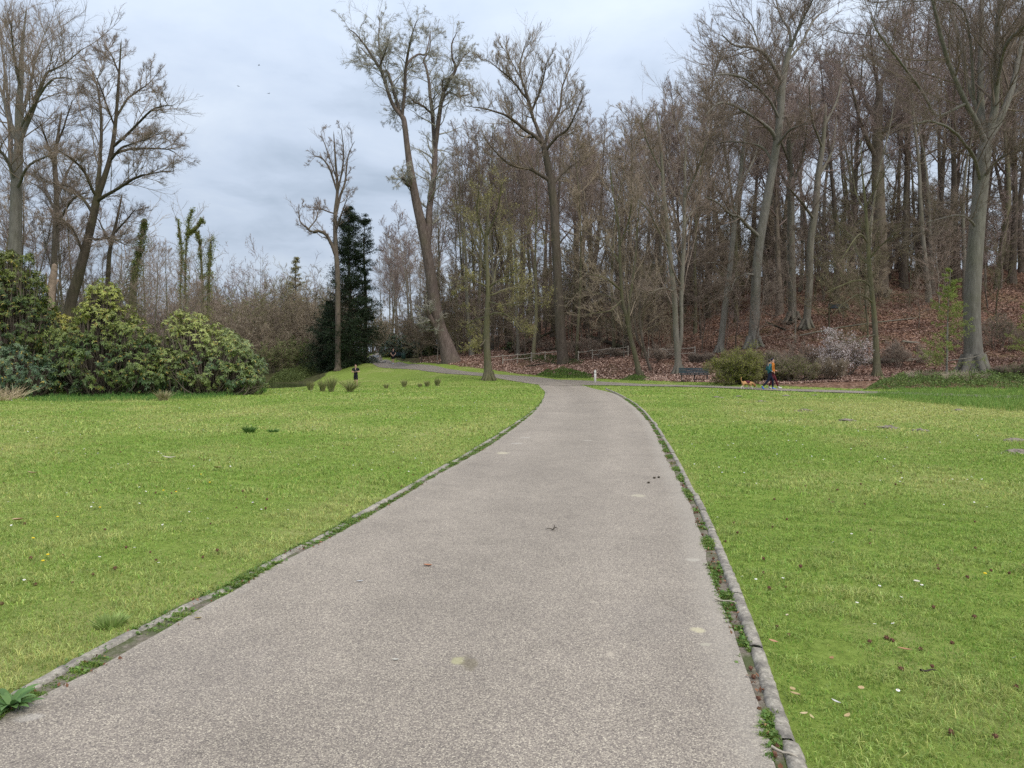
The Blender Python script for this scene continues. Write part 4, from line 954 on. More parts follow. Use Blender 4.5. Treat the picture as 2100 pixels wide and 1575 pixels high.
hero('beech_tree', 44, [([(1997, 765, 46), (1996, 720, 34), (1993, 640, 31), (1996, 570, 30), (2001, 500, 29), (2006, 440, 28), (2012, 380, 27), (2018, 320, 26), (2024, 285, 22)], 0),
    ([(2022, 300, 12), (2005, 255, 11), (1985, 215, 10), (1960, 160, 9), (1938, 100, 8), (1925, 40, 7), (1912, -20, 4), (1900, -80, 2)], -4), ([(2022, 290, 14), (2012, 240, 13), (2010, 170, 12), (2012, 90, 10), (2012, 0, 8), (2015, -90, 3)], 4), ([(2026, 285, 15), (2040, 220, 14), (2042, 150, 12), (2045, 70, 10), (2050, -10, 8), (2060, -100, 3)], -2),
    ([(2028, 290, 14), (2052, 240, 13), (2075, 170, 11), (2090, 100, 9), (2105, 20, 7), (2130, -70, 3)], 3), ([(2012, 380, 8), (1995, 320, 7), (1975, 290, 6), (1945, 262, 5), (1905, 246, 4), (1880, 250, 2)], -5), ([(2010, 250, 9), (1985, 170, 8), (1968, 90, 7), (1950, 20, 5), (1930, -50, 2)], 5),
    ([(2040, 180, 8), (2060, 100, 7), (2100, 55, 6), (2150, 20, 2)], -5), ([(1975, 215, 6), (1925, 235, 5), (1895, 190, 5), (1850, 130, 4), (1805, 75, 3), (1780, 30, 1.5)], -6), ([(2008, 200, 7), (1990, 70, 5), (1960, 5, 3), (1850, 0, 1.5)], -3), ([(2060, 210, 6), (2100, 170, 5), (2160, 150, 2)], 3), ([(2001, 470, 5), (1970, 440, 4), (1900, 455, 2)], -4), ([(2014, 370, 6), (2050, 330, 4), (2110, 300, 2)], -4)],
    'huge smooth grey beech at the right edge with many rising limbs', 'tree', B_BEECH, T_BROWN, 10, extra=13, tw=.007, k=(6, 7, 5), l2=.4, ang1=38)
hero('young_tree', 44, [([(1799, 776, 17), (1797, 720, 12), (1793, 650, 10), (1786, 580, 9), (1781, 520, 8), (1779, 480, 7), (1775, 420, 5), (1768, 350, 3), (1765, 280, 1.5)], 0),
    ([(1787, 590, 5), (1770, 575, 4), (1745, 578, 3), (1715, 590, 2), (1690, 600, 1)], -2), ([(1783, 545, 4), (1760, 520, 4), (1750, 485, 3), (1730, 470, 2), (1700, 440, 1)], 2), ([(1780, 500, 4), (1765, 480, 4), (1748, 495, 2.5), (1720, 540, 1)], -3), ([(1790, 620, 4), (1760, 605, 3), (1735, 620, 2), (1710, 650, 1)], -2),
    ([(1779, 470, 4), (1790, 430, 3), (1800, 370, 1.5)], 3), ([(1782, 530, 3), (1810, 500, 2), (1850, 470, 1)], -2), ([(1778, 450, 3), (1755, 400, 2), (1745, 340, 1)], 2), ([(1795, 690, 3), (1770, 690, 2), (1740, 700, 1)], -2), ([(1776, 430, 3), (1800, 380, 2), (1830, 330, 1)], -2)],
    'young mossy tree with low side branches behind the uncut grass', 'tree', B_MOSS, T_MOSS, 11, extra=4, tw=.005, k=(5, 5, 4), minlen=1.4, wob=.18)
hero('twin_stemmed_tree', 53, [([(1392, 768, 19), (1390, 730, 13), (1386, 680, 12), (1384, 620, 11), (1378, 560, 10), (1372, 500, 9), (1366, 440, 8), (1360, 380, 7), (1355, 300, 5), (1345, 220, 2)], 0),
    ([(1390, 735, 10), (1397, 690, 9), (1398, 620, 9), (1400, 550, 9), (1402, 470, 8), (1404, 400, 7), (1405, 330, 5), (1412, 250, 2)], 1.5), ([(1372, 510, 5), (1350, 470, 4), (1330, 430, 3), (1300, 400, 1.5)], -3), ([(1364, 430, 5), (1340, 390, 4), (1310, 330, 2)], 3), ([(1404, 400, 5), (1430, 350, 4), (1450, 290, 2)], -3),
    ([(1358, 360, 4), (1330, 300, 3), (1310, 240, 1.5)], -2), ([(1380, 600, 4), (1360, 590, 3), (1330, 600, 1.5)], -2), ([(1403, 450, 4), (1425, 430, 3), (1450, 425, 1.5)], 3)],
    'twin stemmed tree rising from the leaf litter just behind the blue bench', 'tree', B_GREY, T_BROWN, 12, extra=13, tw=.0075, k=(5, 6, 5))
hero('leaning_tree', 54, [([(1313, 772, 13), (1304, 735, 10), (1293, 690, 9), (1285, 650, 8), (1276, 610, 7), (1272, 540, 6), (1268, 460, 5), (1255, 380, 3), (1250, 320, 1.5)], 0),
    ([(1294, 700, 6), (1288, 640, 6), (1296, 580, 5), (1305, 500, 4), (1310, 430, 3), (1325, 360, 1.5)], 2), ([(1276, 615, 4), (1255, 635, 3), (1235, 640, 2), (1200, 645, 1)], -2), ([(1275, 600, 4), (1240, 570, 3), (1200, 560, 1)], -3), ([(1272, 540, 4), (1245, 500, 3), (1215, 480, 1)], 3), ([(1280, 640, 3), (1250, 610, 2), (1180, 590, 1)], 3), ([(1270, 500, 4), (1290, 450, 3), (1300, 390, 1)], -2)],
    'mossy slender tree leaning left between the white post and the bench', 'tree', B_MOSS, T_TAN, 13, extra=5, tw=.006, k=(5, 5, 5), minlen=1.6)
hero('forked_sapling', 56, [([(1336, 768, 7), (1328, 740, 6), (1318, 700, 5), (1312, 650, 5), (1315, 590, 4), (1325, 520, 3), (1330, 460, 1.5)], 0), ([(1334, 762, 5), (1322, 720, 4), (1306, 690, 4), (1300, 620, 3), (1296, 560, 1.5)], 1.5), ([(1314, 640, 3), (1335, 600, 2), (1350, 560, 1)], -2)],
    'pair of thin crooked stems right of the mossy leaning tree', 'tree', B_BROWN, T_TAN, 14, extra=6, tw=.006, k=(4, 5, 4), minlen=1.2, rootflare=1.05)
hero('bare_tree', 62, [([(1476, 728, 16), (1480, 690, 13), (1488, 620, 12), (1496, 560, 11), (1502, 500, 10), (1510, 430, 9), (1518, 360, 8), (1527, 280, 6), (1540, 200, 3)], 0),
    ([(1508, 450, 5), (1480, 400, 4), (1455, 360, 2)], -3), ([(1515, 380, 5), (1545, 330, 4), (1560, 280, 2)], 3), ([(1497, 560, 4), (1470, 540, 3), (1445, 540, 1.5)], -3), ([(1522, 320, 4), (1500, 270, 3), (1490, 210, 1.5)], 3)],
    'pale straight trunk just left of the tall beech behind the bush', 'tree', B_BEECH, T_BROWN, 15, extra=13, tw=.008, k=(5, 6, 5))
hero('bare_tree', 66, [([(1626, 705, 22), (1625, 660, 17), (1624, 580, 16), (1622, 480, 15), (1622, 380, 13), (1618, 300, 10), (1615, 230, 5)], 0), ([(1622, 400, 6), (1600, 350, 5), (1585, 300, 2)], 3), ([(1622, 380, 6), (1645, 320, 5), (1655, 250, 2)], -3), ([(1619, 310, 5), (1640, 260, 4), (1640, 190, 2)], 3), ([(1620, 330, 5), (1595, 270, 4), (1590, 200, 2)], -3)],
    'grey trunk above the white flowering shrub, left one of a close pair', 'tree', B_GREY, T_MAUVE, 16, extra=13, tw=.0085, k=(5, 7, 5))
hero('bare_tree', 63, [([(1654, 705, 20), (1655, 650, 15), (1660, 580, 14), (1662, 500, 14), (1672, 430, 13), (1678, 360, 12), (1688, 290, 9), (1694, 210, 5)], 0), ([(1668, 450, 6), (1640, 410, 5), (1610, 380, 2)], -3), ([(1678, 370, 6), (1705, 310, 5), (1715, 240, 2)], 3), ([(1686, 300, 5), (1665, 240, 4), (1660, 170, 2)], -3), ([(1690, 260, 5), (1720, 200, 4), (1735, 120, 2)], 3)],
    'curved grey trunk above the white flowering shrub, right one of a close pair', 'tree', B_GREY, T_MAUVE, 17, extra=13, tw=.0085, k=(5, 7, 5))
hero('bare_tree', 72, [([(1811, 660, 40), (1808, 600, 28), (1806, 520, 26), (1802, 430, 25), (1800, 340, 23), (1800, 250, 18), (1805, 170, 12)], 0), ([(1802, 330, 10), (1770, 270, 8), (1750, 200, 5), (1730, 120, 2)], -3), ([(1801, 300, 10), (1835, 230, 8), (1860, 150, 5), (1875, 70, 2)], 3), ([(1805, 190, 8), (1790, 120, 5), (1785, 50, 2)], -3), ([(1806, 180, 8), (1830, 110, 5), (1840, 30, 2)], 3), ([(1800, 260, 8), (1760, 180, 5), (1700, 120, 2)], 5), ([(1801, 280, 7), (1840, 250, 5), (1900, 180, 2)], -5)],
    'stout brown trunk high on the leafy slope right of the young mossy tree', 'tree', B_BROWN, T_MAUVE, 18, rootflare=1.1, extra=13, tw=.009, k=(6, 7, 5))
hero('dead_trunk', 47, [([(100, 830, 18), (103, 640, 16), (106, 590, 15), (110, 560, 12), (112, 540, 8)], 0), ([(104, 610, 9), (96, 585, 6), (99, 560, 3)], -.6), ([(105, 590, 8), (118, 575, 5), (124, 590, 2)], .6)],
    'broken barkless trunk behind the rhododendrons left of the dark leaning tree', 'tree', plain('bare_wood', (.36, .27, .20), .9, .1, .4, 3, .6), T_BROWN, 19, extra=0, k=(1, 1, 1))
print('heroes done')

# ---------------------------------------------------------------- wood trees: a few kinds, copied
def wood_tree(H, R, clear, nl, spread, seed, mt, mw, label, tw=.008, k=(8, 7, 7), fork=0, lean=.02, low=3):
    rng = np.random.default_rng(seed)
    th = thing('bare_tree', (0, 0, -500), label, 'tree')
    tp, tr = grow(np.array([[0, 0, -.3]]), np.array([[rng.normal(0, lean), rng.normal(0, lean), 1.]]), np.array([H * .96]), np.array([R]), np.array([R * .10]), 16, .035, .05, rng)
    z = tp[0, :, 2]; tr[0] *= 1 + .35 * np.exp(-np.maximum(z, 0) / .5)
    tr[0, 1:] *= (1 - .15 * np.linspace(0, 1, 16))
    trunk = [tubes(tp, tr, 9)]
    for f_ in range(fork):
        i0 = int(16 * rng.uniform(.25, .5)); S = tp[:, i0]; a = rng.uniform(0, 6.28)
        fp, fr = grow(S, np.array([[math.cos(a) * .5, math.sin(a) * .5, 1.]]), np.array([H * .96 * (1 - i0 / 16) * .9]), tr[:, i0] * .72, np.array([R * .08]), 16, .05, .06, rng)
        trunk.append(tubes(fp, fr, 7)); tp = np.concatenate([tp, fp]); tr = np.concatenate([tr, fr])
    S, D, L, Rr = spawn(tp[:1], tr[:1], nl, clear, .98, 48, 10, spread, .45, rng, shape=.55)
    if fork:
        a = spawn(tp[1:], tr[1:], nl // 2, .3, .98, 48, 10, spread * 1.2, .45, rng, shape=.5); S, D, L, Rr = [np.concatenate([u, v]) for u, v in zip((S, D, L, Rr), a)]
    Rr = np.maximum(Rr, .03)
    p1, r1 = grow(S, D, L, Rr, np.full(len(L), .012), 8, .11, .09, rng)
    crown = [tubes(p1, r1, 5)]
    a, _ = twigs_from(np.concatenate([p1, resample(tp[0], n=9)[None] * [1, 1, 1]][:1]), r1, rng, *k, .62, .58, .6, tw, .08, wob=.11, ang=36); crown += a
    if low:
        S, D, L, Rr = spawn(tp[:1], tr[:1], low, .12, clear + .1, 75, 12, .12, .2, rng)
        p1, r1 = grow(S, D, L, np.clip(Rr, .015, .04), np.full(len(L), .008), 8, .13, .0, rng); crown.append(tubes(p1, r1, 4))
        a, _ = twigs_from(p1, r1, rng, 5, 4, 4, .45, .45, .5, tw * .9, .0, wob=.15); crown += a
    obj('trunk', trunk, mt, th); obj('crown', crown, mw, th)
    return th
protos = [wood_tree(27, .30, .42, 17, .26, 101, B_BROWN, T_MAUVE, 'p'), wood_tree(26, .27, .50, 15, .22, 102, B_GREY, T_BROWN, 'p', fork=1), wood_tree(28, .34, .36, 20, .26, 103, B_BROWN, T_BROWN, 'p', fork=1),
          wood_tree(25, .20, .55, 13, .18, 104, B_GREY, T_MAUVE, 'p', low=6), wood_tree(27, .24, .45, 15, .22, 105, B_MOSS, T_BROWN, 'p', low=6), wood_tree(26, .38, .40, 20, .28, 106, B_BROWN, T_MAUVE, 'p'),
          wood_tree(24, .17, .35, 16, .17, 107, B_MOSS, T_TAN, 'p', low=8)]
PH = [27, 26, 28, 25, 27, 26, 24]
saps = []
def sapling(H, R, seed, mt, mw, n1=14, tw=.006, stems=1, k=(7, 6, 6), spread=.5, name='sapling'):
    rng = np.random.default_rng(seed); th = thing(name, (0, 0, -500), 'p', 'young tree')
    tp, tr = grow(np.zeros((stems, 3)) + rng.normal(0, .08 if stems > 1 else 0, (stems, 3)) * [1, 1, 0], np.column_stack([rng.normal(0, .12 if stems > 1 else .04, (stems, 2)), np.ones(stems)]), np.full(stems, H) * rng.uniform(.75, 1.05, stems), np.full(stems, R), np.full(stems, .01), 12, .08, .05, rng)
    S, D, L, Rr = spawn(tp, tr, n1, .12, .97, 55, 12, spread, .5, rng, minr=.012)
    p1, r1 = grow(S, D, L, Rr, np.full(len(L), .008), 8, .13, .06, rng); crown = [tubes(p1, r1, 4)]
    a, T = twigs_from(p1, r1, rng, *k, .5, .5, .55, tw, .03, wob=.16, tips=True); crown += a
    obj('trunk', [tubes(tp, tr, 6)], mt, th); obj('crown', crown, mw, th)
    return th, T
saps = [sapling(8, .07, 201, B_BROWN, T_BROWN)[0], sapling(10, .08, 202, B_MOSS, T_MOSS)[0], sapling(6.5, .05, 203, B_BROWN, T_TAN, stems=2, n1=10)[0], sapling(9, .06, 204, B_GREY, T_BROWN, n1=18)[0], sapling(11, .09, 205, B_BROWN, T_MAUVE)[0]]
SH = [8, 10, 6.5, 9, 11]
sky_x = [-120, 0, 60, 130, 200, 260, 330, 400, 450, 520, 700, 780, 800, 860, 900, 950, 1000, 1050, 1100, 1150, 1200, 1250, 1290, 1350, 1400, 1450, 1500, 1550, 1650, 1700, 1750, 1800, 1900, 2100, 2400]
sky_y = [120, 200, 280, 330, 400, 430, 470, 500, 540, 560, 600, 480, 440, 400, 300, 250, 250, 240, 210, 190, 205, 215, 200, 180, 140, 80, 60, 70, 90, 60, 30, 0, -40, -60, -60]
used = set(); placed = []
def region(px, d):
    if px < 480: return 'behind the rhododendrons on the left'
    if px < 870: return 'behind the far bend of the path'
    if px < 1080: return 'between the poplar and the fan shaped tree'
    if px < 1260: return 'in the wood behind the rail fence'
    if px < 1500: return 'in the wood behind the blue bench'
    if px < 1760: return 'in the wood above the strolling couple'
    return 'on the slope at the right of the wood'
KIND = ['brown bare tree with full crown', 'grey bare tree with two stems', 'brown bare tree with forked trunk', 'thin grey bare tree', 'mossy bare tree', 'thick brown bare tree', 'very thin mossy tree']
def put(proto, k, px, d, H, hs, label, group, cat=None, fat=1.0, rng=rng):
    g = at(px, d); s = H / hs
    if k not in used and False: pass
    o = copy_tree(proto, (g[0], g[1], g[2] - .05), rng.uniform(0, 6.28), s * fat, s, (rng.normal(0, .025), rng.normal(0, .025)))
    tag(o, label, cat, group); placed.append((g[0], g[1])); return o
def far_enough(x, y, m):
    return all((x - a) ** 2 + (y - b) ** 2 > m * m for a, b in placed)
placed += [(at(p, d)[0], d) for p, d in [(28, 46), (106, 50), (138, 42), (926, 73), (1156, 66), (1002, 57), (693, 76), (1545, 60), (1997, 44), (1799, 44), (1392, 53), (1313, 54), (1476, 62), (1626, 66), (1654, 63), (1811, 72)]]
rng = np.random.default_rng(77)
def skyl(px): return float(np.interp(px, sky_x, sky_y))
# trunks one can pick out in the photo: column, distance, kind, fat
for px, d, k, fat in [(1183, 68, 6, 1), (1062, 74, 3, 1), (968, 78, 1, 1.0), (985, 84, 4, 1.2), (1010, 80, 3, 1), (1452, 82, 5, .8), (1510, 74, 4, 1), (1575, 78, 0, 1), (1715, 74, 0, 1.1), (1745, 80, 5, 1), (1855, 78, 0, 1.2), (1885, 82, 5, .9), (1905, 66, 3, 1.1), (1935, 80, 0, 1),
                      (1960, 76, 5, 1), (2045, 70, 4, 1.2), (2075, 74, 2, 1), (2095, 82, 0, 1), (1230, 80, 2, .9), (1275, 84, 0, 1.1), (1345, 78, 3, 1.2), (1425, 72, 6, 1), (1105, 82, 0, 1.1), (1135, 88, 5, 1), (945, 92, 3, 1), (912, 98, 4, 1), (890, 104, 3, .9), (815, 118, 3, 1), (838, 112, 3, .9), (795, 125, 4, .8), (1770, 92, 3, 1.1), (1690, 88, 3, 1.2), (1600, 96, 5, .8), (1538, 100, 0, 1)]:
    g = at(px, d); top = skyl(px) + rng.uniform(0, 40); H = (CZ + (HY - top) / F * d) - g[2]; H = max(10, min(33, H))
    put(protos[k], k, px, d, H, PH[k], KIND[k] + ' ' + region(px, d), 'bare trees ' + region(px, d), fat=fat)
cnt = 0
for t in range(4000):
    if cnt >= 96: break
    d = rng.uniform(66, 138); px = rng.uniform(900, 2380)
    if px < 1080 and d < 82: continue
    if px > 1500: d = min(d, 110)
    g = at(px, d)
    if not far_enough(g[0], g[1], 3.4): continue
    k = int(rng.integers(0, 7)); top = skyl(px) + rng.uniform(5, 90); H = (CZ + (HY - top) / F * d) - g[2]
    if H < 9: continue
    H = min(H, 31); put(protos[k], k, px, d, H, PH[k], KIND[k] + ' ' + region(px, d), 'bare trees ' + region(px, d), fat=rng.uniform(.8, 1.2)); cnt += 1
cnt = 0
for t in range(3000):      # the wood behind the left bushes and the far bend
    if cnt >= 44: break
    px = rng.uniform(-160, 420) if cnt < 26 else rng.uniform(775, 900); d = rng.uniform(50, 92) if cnt < 26 else rng.uniform(112, 165)
    g = at(px, d)
    if not far_enough(g[0], g[1], 2.6): continue
    k = int(rng.choice([3, 6, 4, 1])); top = skyl(px) + rng.uniform(0, 130); H = (CZ + (HY - top) / F * d) - g[2]; H = max(6, min(28, H))
    put(protos[k], k, px, d, H, PH[k], KIND[k] + ' ' + region(px, d), 'bare trees ' + region(px, d)); cnt += 1
SK = ['brown twiggy sapling', 'mossy green sapling', 'twin stemmed tan sapling', 'densely twigged grey sapling', 'tall mauve brown sapling']
cnt = 0
for t in range(6000):      # understorey
    if cnt >= 235: break
    px = rng.uniform(850, 2300); d = 56 + 56 * rng.uniform() ** 1.05
    if px < 1040: d = max(d, 78)
    if px > 1350 and d < 80 and rng.uniform() < .55: continue
    if px > 1500: d = max(52, d - 6)
    g = at(px, d)
    if px < 1260: d = max(d, 76); g = at(px, d)
    if not far_enough(g[0], g[1], 1.0) or inpoly(g[0:1], g[1:2], LAWN)[0]: continue
    k = int(rng.integers(0, 5)); put(saps[k], k, px, d, rng.uniform(4, 11) if d < 66 else rng.uniform(7, 15), SH[k], SK[k] + ' ' + region(px, d), 'saplings ' + region(px, d)); cnt += 1
cnt = 0
for t in range(3000):
    if cnt >= 60: break
    px = rng.uniform(-150, 440); d = rng.uniform(42, 80)
    if px > 300: d = rng.uniform(85, 110)
    g = at(px, d)
    if not far_enough(g[0], g[1], 1.2): continue
    k = int(rng.choice([0, 2, 3, 1])); put(saps[k], k, px, d, rng.uniform(5, 10), SH[k], SK[k] + ' ' + region(px, d), 'saplings ' + region(px, d)); cnt += 1
def drop(protos_):
    for p in protos_:
        for ch in list(p.children): bpy.data.objects.remove(ch)
        bpy.data.objects.remove(p)
drop(protos); drop(saps)
print('wood done')

# ---------------------------------------------------------------- shrubs
def shrub(name, loc, H, W, label, seed, mt, mw, stems=16, k=(4, 4, 4), tw=.005, leaf=None, cat='bush', group=None, up=.12, spread=.55, depth=None):
    """many-stemmed bush; leaf = (count, size, colourA, colourB, part name)"""
    rng = np.random.default_rng(seed); th = thing(name, loc, label, cat, group)
    a = rng.uniform(0, 2 * PI, stems); dz = np.ones(stems); rr = np.sqrt(rng.uniform(0, 1, stems)); kx = 1.0; ky = 1.0 if depth is None else depth / W
    S = np.column_stack([np.cos(a) * rr * W * .22 * kx, np.sin(a) * rr * W * .22 * ky, np.full(stems, -.05)])
    D = np.column_stack([np.cos(a) * rr * W * .5, np.sin(a) * rr * W * .5 * ky, np.full(stems, H * .75)])
    tp, tr = grow(S, D, np.full(stems, H * .95) * rng.uniform(.7, 1.1, stems) * (1.1 - .25 * rr), np.full(stems, .012 + .006 * H), np.full(stems, .006), 8, .10, up * .5, rng)
    S, D, L, R = spawn(tp, tr, 8, .15, 1, 45, 12, spread, .6, rng, minr=.008); p1, r1 = grow(S, D, L, R, np.full(len(L), .006), 5, .14, up * .5, rng)
    crown = [tubes(p1, r1, 4)]; p, T = twigs_from(p1, r1, rng, *k, .5, .5, .6, tw, up * .4, wob=.16, tips=True); crown += p
    obj('stems', [tubes(tp, tr, 5)], mt, th); obj('twigs', crown, mw, th)
    if leaf:
        for lf in (leaf if isinstance(leaf, list) else [leaf]):
            n, size, ca, cb, nm = lf; q = T[rng.integers(0, len(T), n)] + rng.normal(0, size * .5, (n, 3)); q[:, 2] = np.maximum(q[:, 2], .03)
            obj(nm, [leaves(q, size, rng, ca, cb)], L_LEAF, th, smooth=False)
    return th
def hgt(py, d, g): return CZ + (HY - py) / F * d - g[2]
def sh(px, d, top, wpx, label, seed, mt=B_BROWN, mw=T_BROWN, name='bush', **kw):
    g = at(px, d); return shrub(name, g, hgt(top, d, g), wpx / F * d, label, seed, mt, mw, **kw)
YG = ((.16, .20, .03), (.36, .37, .06))
sh(1514, 43.2, 722, 84, 'rounded yellow green bush right of the blue bench', 401, B_MOSS, T_MOSS, stems=40, k=(5, 4, 4), leaf=(34000, .055, *YG, 'leaves'), spread=.6, up=.05)
sh(1562, 44.5, 726, 70, 'darker green half of the hedge behind the strolling couple', 402, B_BROWN, T_BROWN, stems=24, leaf=(11000, .05, (.05, .09, .02), (.15, .19, .04), 'leaves'), spread=.6)
sh(1592, 44.5, 745, 50, 'low brown leaved bush directly behind the strolling couple', 403, stems=16, leaf=(3500, .05, (.20, .11, .05), (.33, .22, .11), 'leaves'))
sh(1636, 43, 738, 75, 'open green and yellow shrub right of the strolling couple', 404, B_BROWN, T_TAN, stems=18, leaf=(6500, .05, (.10, .15, .02), (.26, .30, .05), 'leaves'))
sh(1640, 47, 705, 110, 'brown shrub with a few tan leaves behind the open green shrub', 405, stems=16, leaf=(2500, .06, (.30, .20, .11), (.5, .36, .22), 'leaves'))
sh(1722, 45, 684, 96, 'flowering shrub covered in pale pink white blossom', 406, B_BROWN, T_TAN, stems=12, k=(4, 4, 3), leaf=[(6500, .10, (.60, .48, .47), (.85, .78, .76), 'blossom')], up=.2, cat='flowering shrub', name='flowering_shrub')
sh(1700, 43, 735, 60, 'bare multi stemmed shrub at the foot of the blossom', 407, B_BROWN, T_TAN, stems=12, leaf=(260, .07, (.6, .52, .5), (.8, .74, .7), 'blossom'))
sh(1850, 49, 700, 130, 'tangled brown shrub between the young mossy tree and the larch', 408, stems=18)
for k, (px, d, top, w, lab) in enumerate([(1700, 52, 735, 120, 'brown bramble tangle above the blossom shrub'), (1880, 42, 775, 100, 'low bramble bank left of the larch sapling'), (2065, 42, 752, 90, 'green bramble heap right of the huge beech'), (2130, 40, 740, 90, 'bramble heap at the right picture edge'), (1255, 66, 712, 110, 'brown twiggy tangle behind the rail fence'), (1350, 60, 708, 120, 'brown twiggy tangle left of the twin stemmed tree'), (1445, 58, 722, 90, 'brown twiggy tangle behind the bench and bush'), (1200, 68, 690, 90, 'brown thicket behind the white post'), (1095, 78, 690, 120, 'brown thicket behind the left end of the rail fence'), (1020, 82, 675, 110, 'brown thicket behind the budding tree'), (960, 86, 680, 90, 'brown thicket right of the poplar foot'), (2040, 50, 650, 140, 'twiggy greenish thicket beside the huge beech')]):
    gl = (1600, .06, (.06, .11, .02), (.17, .24, .05), 'leaves') if k in (1, 2, 3, 11) else None
    sh(px, d, top, w, lab, 420 + k, stems=14, leaf=gl, spread=.7, mw=T_TAN if k in (1, 3) else T_BROWN)
# leafy low growth along the wood edge
def bank(name, poly_px, n, size, h, ca, cb, label, seed):
    poly = GL(poly_px); r = np.random.default_rng(seed); lo = poly.min(0); hi = poly.max(0); X = r.uniform(lo[0], hi[0], n * 3); Y = r.uniform(lo[1], hi[1], n * 3); ok = inpoly(X, Y, poly); X, Y = X[ok][:n], Y[ok][:n]
    ed = np.clip(dpoly(X, Y, poly) / .8, 0, 1); hh = h * ed * (.65 + .45 * Waves(1.6, seed)(X, Y)); hh = np.maximum(hh, .04); Z = ht(X, Y) + hh * r.uniform(0, 1, len(X)) ** .5
    o = obj(name, [leaves(np.stack([X, Y, Z], 1), size, r, ca, cb, np.array([0, 0, .6]))], L_LEAF, smooth=False); return tag(o, label, 'ground cover', kind='stuff')
bank('bramble_cover', [(1770, 800), (1800, 782), (1900, 772), (1990, 772), (2060, 768), (2250, 760), (2300, 800), (2000, 797), (1850, 799)], 26000, .09, .55, (.07, .12, .03), (.22, .30, .08), 'green bramble and nettle cover below the huge beech', 501)
bank('bramble_cover', [(1098, 770), (1120, 760), (1170, 758), (1215, 768), (1210, 776), (1150, 776)], 7000, .09, .5, (.06, .12, .02), (.18, .27, .06), 'low green brambles left of the white post', 502)
bank('bramble_cover', [(1270, 779), (1290, 770), (1320, 769), (1335, 776), (1320, 781)], 3500, .08, .4, (.06, .12, .02), (.18, .27, .06), 'low green brambles at the foot of the mossy leaning tree', 503)
bank('bramble_cover', [(548, 785), (560, 771), (600, 760), (650, 752), (700, 746), (690, 756), (640, 770), (620, 782)], 24000, .12, .9, (.06, .09, .02), (.20, .24, .08), 'straggly green cover on the far pond bank', 504)
bank('bramble_cover', [(300, 824), (330, 815), (420, 809), (545, 803), (545, 800), (400, 803), (300, 812)], 5000, .07, .35, (.07, .15, .03), (.2, .3, .08), 'low green leaves under the rhododendrons', 505)
bank('ivy_cover', [(1050, 735), (1080, 728), (1140, 728), (1200, 738), (1190, 748), (1110, 744)], 4500, .11, .3, (.03, .06, .015), (.10, .14, .04), 'dark ivy cover beside the rail fence', 506)
# bleached grass heap under the larch
g = G(1960, 780)
for k, (px, d) in enumerate([(1958, 40.5), (1990, 40), (1890, 41.5)]):
    tuft(at(px, d), .8, 1.6, 240, ['bleached dry grass heap under the larch sapling', 'bleached dry grass heap at the foot of the huge beech', 'bleached dry grass left of the larch sapling'][k], 350 + k, (.30, .25, .16), (.58, .5, .38), cat='dry grass', spread=1.4)

# leaf litter on the wood floor
rng = np.random.default_rng(9)
n = 300000; Yl = 42 + 62 * rng.uniform(0, 1, n) ** 1.6; Xl = rng.uniform(-.13, .80, n) * Yl
ok = ~inpoly(Xl, Yl, LAWN) & ~inpoly(Xl, Yl, FARPOLY) & ~inpoly(Xl, Yl, SIDEPOLY[::4]) & ((Xl > -5) | (Yl > 66)); Xl, Yl = Xl[ok], Yl[ok]
dn = .75 + .35 * Waves(5, 31)(Xl, Yl); ok = rng.uniform(0, 1, len(Xl)) < dn; Xl, Yl = Xl[ok], Yl[ok]
C = np.stack([Xl, Yl, ht(Xl, Yl) + rng.uniform(.0, .06, len(Xl))], 1)
o = obj('leaf_litter', [leaves(C, .10 + .0012 * Yl[:, None], rng, (.15, .075, .055), (.64, .46, .37), np.array([0, 0, 1.2]), .6, .6, mixw=np.clip(rng.uniform(0, 1, len(C)) * (.50 + .75 * np.exp(-dpoly(Xl, Yl, LAWN) / 7)), 0, 1))], L_LITTER, smooth=False); tag(o, 'reddish brown leaf litter carpeting the floor of the wood', 'leaf litter', kind='stuff')

